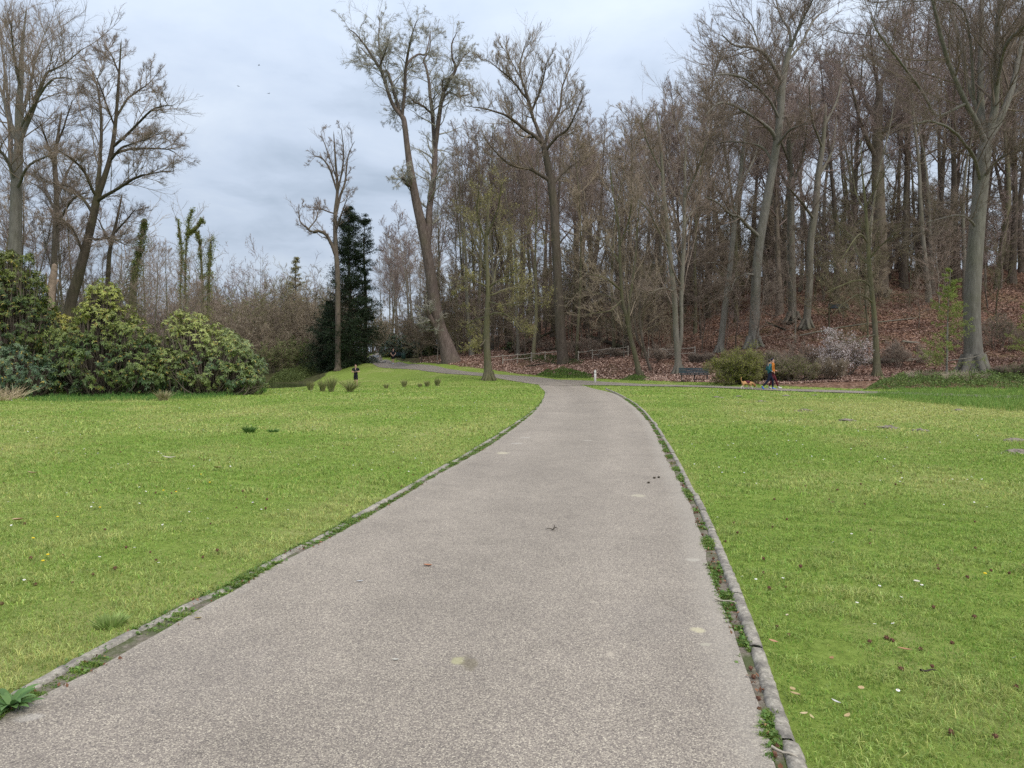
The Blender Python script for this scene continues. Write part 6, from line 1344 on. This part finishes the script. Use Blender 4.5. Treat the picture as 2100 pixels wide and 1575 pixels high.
# ---------------------------------------------------------------- people and dog
SKIN = plain('skin', (.55, .34, .26), .6, .4, .06, 6, 0); HAIRD = plain('dark_hair', (.03, .02, .015), .6, .4, .3, 60, .3); HAIRB = plain('brown_hair', (.10, .05, .03), .6, .4, .3, 60, .3)
BLACKC = plain('black_cloth', (.012, .013, .02), .85, .2, .3, 25, .2); TEALC = plain('teal_cloth', (.018, .10, .12), .7, .3, .25, 14, .4); ORANGEC = plain('orange_cloth', (.50, .17, .03), .8, .2, .2, 14, .3); MAROON = plain('maroon_cloth', (.11, .02, .03), .8, .2, .2, 20, .2)
NAVY = plain('navy_cloth', (.012, .014, .03), .85, .2, .3, 25, .2); SHOEB = plain('blue_shoe', (.05, .18, .55), .6, .4, .2, 20, .1); SHOEW = plain('white_shoe', (.62, .62, .64), .6, .4, .15, 20, .1); SHOEK = plain('black_shoe', (.02, .02, .022), .6, .4, .2, 20, .1); EYE = plain('eye_dark', (.02, .015, .012), .3, .5, .1, 20, 0); PHONE = plain('dark_glass', (.01, .01, .012), .2, .5, .1, 5, 0)
def skinned(chains, sub=1):
    """chains: list of [(point, radius)...]; equal points are merged; the first point is the root"""
    V, R, E, idx = [], [], [], {}
    for ch in chains:
        prev = None
        for p, r in ch:
            key = tuple(round(c, 4) for c in p)
            if key not in idx: idx[key] = len(V); V.append(p); R.append(r if isinstance(r, tuple) else (r, r))
            k = idx[key]
            if prev is not None and prev != k: E.append((prev, k))
            prev = k
    me = bpy.data.meshes.new('tmp'); me.from_pydata([tuple(v) for v in V], E, []); o = bpy.data.objects.new('tmp', me); COL.objects.link(o)
    md = o.modifiers.new('s', 'SKIN'); md.use_smooth_shade = True
    if not me.skin_vertices: me.skin_vertices.new() if hasattr(me.skin_vertices, 'new') else None
    if not me.skin_vertices:
        bpy.context.view_layer.objects.active = o; bpy.ops.mesh.customdata_skin_add()
    for i, r in enumerate(R): me.skin_vertices[0].data[i].radius = r
    me.skin_vertices[0].data[0].use_root = True
    sb = o.modifiers.new('u', 'SUBSURF'); sb.levels = sub; sb.render_levels = sub
    dg = bpy.context.evaluated_depsgraph_get(); ev = o.evaluated_get(dg); m2 = bpy.data.meshes.new_from_object(ev)
    n = len(m2.vertices); co = np.empty(n * 3, np.float32); m2.vertices.foreach_get('co', co); fs = {}
    for p in m2.polygons: fs.setdefault(len(p.vertices), []).append(list(p.vertices))
    bpy.data.objects.remove(o); bpy.data.meshes.remove(me); bpy.data.meshes.remove(m2)
    return co.reshape(-1, 3), [np.array(v) for v in fs.values()]

def hand(wrist, dirn, palm, side, curl=.5):
    """palm and five unequal, bent fingers"""
    w = np.array(wrist); d = nrm(np.array(dirn, float)); pn = nrm(np.array(palm, float)); s = nrm(np.cross(d, pn)) * side; pc = []
    c = w + d * .045
    pc.append(tubes([w - d * .01, w + d * .02, c + d * .01, w + d * .085], [.024, .032, .036, .030], 8))
    for k, (off, L) in enumerate([(-.028, .070), (-.010, .080), (.009, .075), (.027, .060)]):
        b = w + d * .075 + s * off; p = [b - d * .02]; dd = d.copy()
        for j in range(4):
            p.append(p[-1] + dd * L / 3.2); dd = nrm(dd + pn * curl)
        pc.append(tubes(p, [.0095, .009, .0085, .008, .006], 6))
    b = w + d * .03 - s * .025; dd = nrm(d * .6 - s * .8 + pn * .3); pc.append(tubes([b, b + dd * .03, b + dd * .05 + d * .01, b + dd * .06 + d * .03], [.012, .011, .010, .007], 6))
    return pc

def person(loc, rz, label, J, hair, top, bottom, shoes, H=1.75, sleeve='short', legs='short', hairstyle='short', hat=None, curl=.5, extra=None):
    """figure facing -Y; J gives joint positions in metres for a body 1.75 m tall"""
    s = H / 1.75; j = {k: np.array(v, float) for k, v in J.items()}
    th = thing('person', loc, label, 'person', None, rz); th.scale = (s, s, s)
    T = lambda k, r: (tuple(j[k]), r)
    mid = lambda a, b, t: tuple(j[a] * (1 - t) + j[b] * t)
    body = [[T('pelvis', (.135, .10)), T('waist', (.125, .09)), T('chest', (.15, .10)), T('neck', .052), T('head', (.072, .082)), T('crown', (.062, .075))]]
    for q in 'LR':
        body.append([T('chest', (.15, .10)), T('sh' + q, .055), T('el' + q, .041), T('wr' + q, .026)])
        body.append([T('pelvis', (.135, .10)), T('hip' + q, .085), T('kn' + q, .056), T('an' + q, .036), T('toe' + q, .03)])
    V, Fs = skinned(body, 2); pcs = [(V, Fs)]
    hd = j['head']; fw = nrm(j['face'] - j['head']); up = nrm(j['crown'] - j['head']); sd = np.cross(up, fw)
    pcs.append(ball(hd + fw * .088 - up * .012, .017, 7, 6, (.8, 1, 1.3)))                       # nose
    pcs.append(ball(hd + fw * .078 - up * .058, .02, 8, 6, (1.3, .6, .5)))                        # mouth / chin
    for q in (-1, 1): pcs.append(ball(hd + sd * q * .078 - up * .005, .022, 7, 6, (.5, .8, 1.3)))  # ears
    for q, k in (('L', 1), ('R', -1)): pcs += hand(j['wr' + q], j['hd' + q] - j['wr' + q], j.get('palm' + q, (0, -1, 0)), k, curl)
    obj('body', pcs, SKIN, th)
    for q in (-1, 1): obj('eye', [ball(hd + fw * .074 + sd * q * .032 + up * .012, .011, 7, 5)], EYE, th)
    Rr = lambda a, r: (a[0], r)
    low = j['pelvis'] - np.array([0, 0, .05]); g = [[(tuple(low), (.166, .13)), T('pelvis', (.160, .125)), T('waist', (.150, .115)), T('chest', (.172, .125)), (mid('chest', 'neck', .72), (.075, .07))]]
    for q in 'LR':
        c = [T('chest', (.172, .125)), T('sh' + q, .075)]
        if sleeve == 'short': c.append((mid('sh' + q, 'el' + q, .62), .066))
        else: c += [T('el' + q, .062), (mid('el' + q, 'wr' + q, .9), .045)]
        g.append(c)
    obj('shirt' if sleeve == 'short' else 'jacket', [skinned(g, 2)], top, th)
    g = [[T('waist', (.128, .095)), (mid('pelvis', 'waist', .5), (.138, .10)), T('pelvis', (.152, .115))]]
    for q in 'LR':
        c = [T('pelvis', (.152, .115)), T('hip' + q, .108)]
        if legs == 'short': c.append((mid('hip' + q, 'kn' + q, .98), .088))
        else: c += [T('kn' + q, .075), (mid('kn' + q, 'an' + q, .5), .062), (mid('kn' + q, 'an' + q, .93), .052)]
        g.append(c)
    obj('shorts' if legs == 'short' else 'trousers', [skinned(g, 2)], bottom, th)
    for q in 'LR':
        a, t = j['an' + q], j['toe' + q]; d = t - a; h = a - d * .25
        obj('shoe', [tubes([h + [0, 0, -.02], a * .7 + t * .3 + [0, 0, -.025], a * .3 + t * .7 + [0, 0, -.02], t + d * .15, t + d * .35 + [0, 0, -.005]], [.036, .046, .044, .040, .02], 9), tubes([a + [0, 0, .04], a + [0, 0, -.01], a + [0, 0, -.04]], [.042, .045, .04], 9)], shoes, th)
    V, Fs = ball((0, 0, 0), 1, 16, 12); keep = V[:, 2] > -.25
    M = np.stack([sd * .088, fw * .098, up * .092]); hv = (V * [1, 1, 1]) @ M + hd + up * .028 - fw * .014
    front = (V[:, 1] > .35) & (V[:, 2] < .35); hv[front] -= (fw * .03)
    low = V[:, 2] < -.1; hv[low] -= fw * (.02 if hairstyle == 'short' else 0)
    obj('hat' if hat else 'hair', [(hv, Fs)], hat or hair, th)
    if hairstyle == 'long': obj('ponytail', [tubes([hd - fw * .08 + up * .03, hd - fw * .13 - up * .05, hd - fw * .11 - up * .16, hd - fw * .10 - up * .22], [.03, .038, .03, .01], 8)], hair, th)
    if hat: obj('hair', [tubes([hd - fw * .07, hd - fw * .085 - up * .05, hd - fw * .075 - up * .11], [.045, .05, .02], 8)], hair, th)
    if extra: extra(th, j)
    return th
STAND = dict(pelvis=(0, 0, .93), waist=(0, 0, 1.10), chest=(0, .01, 1.30), neck=(0, .005, 1.47), head=(0, -.01, 1.60), crown=(0, 0, 1.68), face=(0, -.12, 1.59),
             shL=(.19, .01, 1.41), elL=(.25, .03, 1.12), wrL=(.22, -.08, .90), hdL=(.2, -.11, .82), shR=(-.19, .01, 1.41), elR=(-.25, .03, 1.12), wrR=(-.22, -.08, .90), hdR=(-.2, -.11, .82),
             hipL=(.09, 0, .88), knL=(.10, -.02, .49), anL=(.10, .02, .09), toeL=(.12, -.12, .045), hipR=(-.09, 0, .88), knR=(-.10, -.02, .49), anR=(-.10, .02, .09), toeR=(-.12, -.12, .045))
def pose(**k): d = dict(STAND); d.update(k); return d
g = G(729.5, 793.5); print('jogger', g)
def phone(th, j): o = obj('phone', [box(0, 0, 0, .075, .012, .15, bev=.004)], PHONE); o.location = Vector(g) + Vector((.07, -.33, 1.24)); o.rotation_euler = (-.7, 0, .1); tag(o, 'dark mobile phone held by the man on the lawn', 'phone')
person(g, math.radians(6), 'man in black t-shirt and shorts walking over the lawn looking at his hands', pose(face=(.04, -.10, 1.54), crown=(.0, -.01, 1.68), elL=(.29, .04, 1.15), wrL=(.12, -.20, 1.17), hdL=(.05, -.27, 1.20), elR=(-.29, .04, 1.13), wrR=(-.03, -.21, 1.15), hdR=(.03, -.28, 1.18), palmL=(-.3, 0, 1), palmR=(.3, 0, 1),
       knL=(.10, -.10, .50), anL=(.10, .02, .10), toeL=(.11, -.12, .05), knR=(-.07, .02, .50), anR=(-.06, .26, .18), toeR=(-.06, .20, .06)), HAIRB, BLACKC, BLACKC, SHOEK, extra=phone)
g2 = G(806.5, 746.5); print('far man', g2)
person(g2, math.radians(0), 'far man in black sportswear standing on the path with hands clasped in front', pose(elL=(.26, .02, 1.13), wrL=(.06, -.17, .93), hdL=(.01, -.18, .85), elR=(-.26, .02, 1.13), wrR=(-.06, -.17, .93), hdR=(-.01, -.19, .86), palmL=(-.3, .9, 0), palmR=(.3, .9, 0), anL=(.05, .02, .09), toeL=(.06, -.12, .045), knL=(.07, -.02, .49), anR=(-.06, .02, .09), toeR=(-.08, -.12, .045)), HAIRD, BLACKC, BLACKC, plain('light_blue_shoe', (.35, .5, .6), .6, .4, .1, 10, 0))
# stroller in teal: walks to the right (facing +X)
g3 = G(1578.5, 799.0); print('teal', g3)
WALK = pose(face=(.05, -.12, 1.58), elL=(.25, .10, 1.13), wrL=(.20, -.10, 1.02), hdL=(.12, -.17, 1.02), elR=(-.25, .14, 1.14), wrR=(-.20, -.06, 1.02), hdR=(-.12, -.13, 1.02), palmL=(-1, 0, 0), palmR=(1, 0, 0),
            knL=(.09, -.20, .52), anL=(.09, -.20, .10), toeL=(.09, -.34, .05), knR=(-.09, .12, .50), anR=(-.09, .44, .17), toeR=(-.09, .36, .05))
person(g3, math.radians(88), 'walker in teal jacket, black trousers and blue shoes on the side path', WALK, HAIRD, TEALC, NAVY, SHOEB, H=1.70, sleeve='long', legs='long', hat=None, hairstyle='short')
g4 = G(1584.5, 797.6)
person(g4, math.radians(84), 'walker in orange jacket and maroon trousers half hidden behind the teal one', pose(face=(-.05, -.12, 1.61), elL=(.24, .02, 1.13), wrL=(.22, -.22, 1.02), hdL=(.2, -.30, 1.0), elR=(-.24, .12, 1.13), wrR=(-.20, -.02, .95), hdR=(-.18, -.05, .87), knL=(.09, -.18, .52), anL=(.09, -.34, .10), toeL=(.09, -.48, .06), knR=(-.09, .06, .50), anR=(-.09, .22, .12), toeR=(-.09, .10, .05)), HAIRD, ORANGEC, MAROON, SHOEW, H=1.74, sleeve='long', legs='long', hairstyle='long', hat=NAVY)

# dog, facing right, nose low, tail up, wearing a coat
g5 = G(1532, 798.2)
th = thing('dog', g5, 'tan and white dog in a dark red coat sniffing the side path', 'dog')
FUR, nt, bs = mat('tan_white_fur'); tc = N(nt, 'ShaderNodeTexCoord').outputs['Object']; sx = N(nt, 'ShaderNodeSeparateXYZ'); nt.links.new(tc, sx.inputs[0])
zz = math_(nt, 'ADD', sx.outputs[2], math_(nt, 'MULTIPLY', noise(nt, tc, 9, 4), .12)); c = ramp(nt, zz, [(.20, (.75, .70, .62)), (.27, (.50, .27, .12))]); nt.links.new(c, bs.inputs['Base Color']); bump(nt, bs, noise(nt, tc, 90, 4), .5, .01)
def X(x, y, z): return (x, y, z)
dog = [[(X(-.10, 0, .36), (.095, .10)), (X(.03, 0, .35), (.10, .105)), (X(.17, 0, .35), (.105, .125)), (X(.27, 0, .35), (.075, .085)), (X(.36, 0, .30), (.065, .07)), (X(.43, 0, .24), (.06, .058)), (X(.49, 0, .18), (.036, .034)), (X(.54, 0, .14), (.026, .024))],
       [(X(-.10, 0, .36), (.095, .10)), (X(-.22, 0, .37), (.085, .09)), (X(-.30, 0, .42), .028), (X(-.33, 0, .52), .022), (X(-.33, 0, .62), .018), (X(-.30, 0, .70), .010)]]
for y, k, hx in ((-.07, .10, 0), (.07, -.08, 0)):
    dog.append([(X(.17, 0, .35), (.105, .125)), (X(.18, y, .28), .05), (X(.16 + k * .5, y, .17), .030), (X(.17 + k, y, .07), .023), (X(.20 + k, y, .02), .024)])
    dog.append([(X(-.22, 0, .37), (.085, .09)), (X(-.22, y, .28), .06), (X(-.18 - k * .5, y, .20), .040), (X(-.27 - k, y, .12), .024), (X(-.25 - k, y, .05), .022), (X(-.22 - k, y, .018), .024)])
obj('body', [skinned(dog, 2), ball((.55, 0, .135), .016, 7, 5)], FUR, th)
for q in (-1, 1):
    obj('ear', [tubes([[.40, q * .045, .275], [.41, q * .075, .23], [.42, q * .078, .17], [.43, q * .07, .14]], [.018, .034, .032, .012], 7)], plain('brown_ear', (.30, .13, .05), .8, .2, .2, 20, .1) if q < 0 else bpy.data.materials['brown_ear'], th)
    obj('eye', [ball((.455, q * .038, .235), .008, 6, 5)], EYE, th)
obj('coat', [skinned([[(X(-.13, 0, .375), (.108, .112)), (X(.03, 0, .37), (.116, .12)), (X(.19, 0, .372), (.118, .135))]], 2)], MAROON, th)

# gulls-small birds far up in the sky
def bird(px, py, d, rz, label, up):
    p = P(px, py, d); th = thing('bird', p, label, 'bird', 'birds in the sky', rz)
    obj('body', [tubes([[-.16, 0, 0], [-.08, 0, .01], [.02, 0, .015], [.12, 0, .01], [.17, 0, 0]], [.012, .03, .042, .03, .008], 8)], BLACKC, th)
    for q in (-1, 1): obj('wing', [(np.array([(.07, q * .03, .01), (-.06, q * .03, .01), (.05, q * .18, up * .11), (-.05, q * .18, up * .11), (-.06, q * .36, up * .05), (.07, q * .03, -.004), (-.06, q * .03, -.004), (.05, q * .18, up * .11 - .012), (-.05, q * .18, up * .11 - .012), (-.06, q * .36, up * .05 - .006)]),
              [np.array([(0, 2, 3, 1), (5, 6, 8, 7), (0, 5, 7, 2), (1, 3, 8, 6)]), np.array([(2, 4, 3), (7, 8, 9), (2, 7, 9), (3, 4, 8), (2, 9, 4)])])], BLACKC, th, smooth=False)
bird(531, 134, 120, .5, 'tiny dark bird flying highest of the three', 1); bird(489, 177, 120, -.4, 'tiny dark bird flying furthest left of the three', .6); bird(551, 192, 115, 1.2, 'tiny dark bird flying lowest of the three', .8)

# ---------------------------------------------------------------- light, sky, camera
w = bpy.data.worlds.new('World'); sc.world = w; w.use_nodes = True; nt = w.node_tree; nt.nodes.clear()
out = nt.nodes.new('ShaderNodeOutputWorld'); bg = nt.nodes.new('ShaderNodeBackground'); nt.links.new(bg.outputs[0], out.inputs[0]); bg.inputs[1].default_value = 0.1
EL, ROT = math.radians(46), math.radians(140)
sky = nt.nodes.new('ShaderNodeTexSky'); sky.sky_type = 'NISHITA'; sky.sun_disc = False; sky.sun_elevation = EL; sky.sun_rotation = ROT; sky.dust_density = 2.0
geo = nt.nodes.new('ShaderNodeTexCoord'); dirv = geo.outputs['Generated']
sx = N(nt, 'ShaderNodeSeparateXYZ'); nt.links.new(dirv, sx.inputs[0]); zc = math_(nt, 'MAXIMUM', sx.outputs[2], 0.0)
den = math_(nt, 'ADD', zc, .16); cmb = N(nt, 'ShaderNodeCombineXYZ'); nt.links.new(math_(nt, 'DIVIDE', sx.outputs[0], den), cmb.inputs[0]); nt.links.new(math_(nt, 'DIVIDE', sx.outputs[1], den), cmb.inputs[1])
n1 = noise(nt, cmb.outputs[0], 1.9, 6, .55, .25)
mp = N(nt, 'ShaderNodeMapping'); mp.inputs['Location'].default_value = (7.3, 2.2, 0); nt.links.new(cmb.outputs[0], mp.inputs['Vector']); n2 = noise(nt, mp.outputs[0], .55, 3, .5)
f = math_(nt, 'ADD', math_(nt, 'MULTIPLY', n1, .85), math_(nt, 'MULTIPLY', n2, .45))
# clouds thin out to the right of the view
f = math_(nt, 'ADD', f, math_(nt, 'MULTIPLY', sx.outputs[0], .14))
cl = ramp(nt, f, [(.44, (4.4, 5.25, 6.45)), (.60, (5.75, 6.65, 8.05)), (.80, (6.9, 7.75, 8.9))])
gain = math_(nt, 'ADD', math_(nt, 'MULTIPLY', math_(nt, 'POWER', zc, 1.3), 1.4), .88)
cl = mixc(nt, ramp(nt, zc, [(0.45, 0.0), (0.9, 0.8)]), cl, (7.6, 7.5, 7.3)); cl = mixc(nt, 1.0, cl, gain, 'MULTIPLY')
col = mixc(nt, .90, sky.outputs[0], cl)
nt.links.new(col, bg.inputs[0])
sun = bpy.data.lights.new('sun', 'SUN'); sun.energy = 1.9; sun.angle = math.radians(18); sun.color = (1, .955, .89)
so = bpy.data.objects.new('sun', sun); COL.objects.link(so); so.rotation_euler = (PI / 2 - EL, 0, PI - ROT)
cam = bpy.data.cameras.new('camera'); co = bpy.data.objects.new('camera', cam); COL.objects.link(co); sc.camera = co
cam.sensor_width = 36; cam.lens = 36 * F / 2100; cam.shift_y = -(787.5 - HY) / 2100; cam.clip_start = .1; cam.clip_end = 3000
co.location = (0, 0, CZ); co.rotation_euler = (PI / 2, 0, 0)
sc.view_settings.view_transform = 'Standard'; sc.view_settings.look = 'None'; sc.view_settings.exposure = 0; sc.view_settings.gamma = 1
sc.cycles.max_bounces = 5; sc.cycles.diffuse_bounces = 3; sc.cycles.transmission_bounces = 2; sc.cycles.transparent_max_bounces = 4
sc.cycles.use_denoising = False
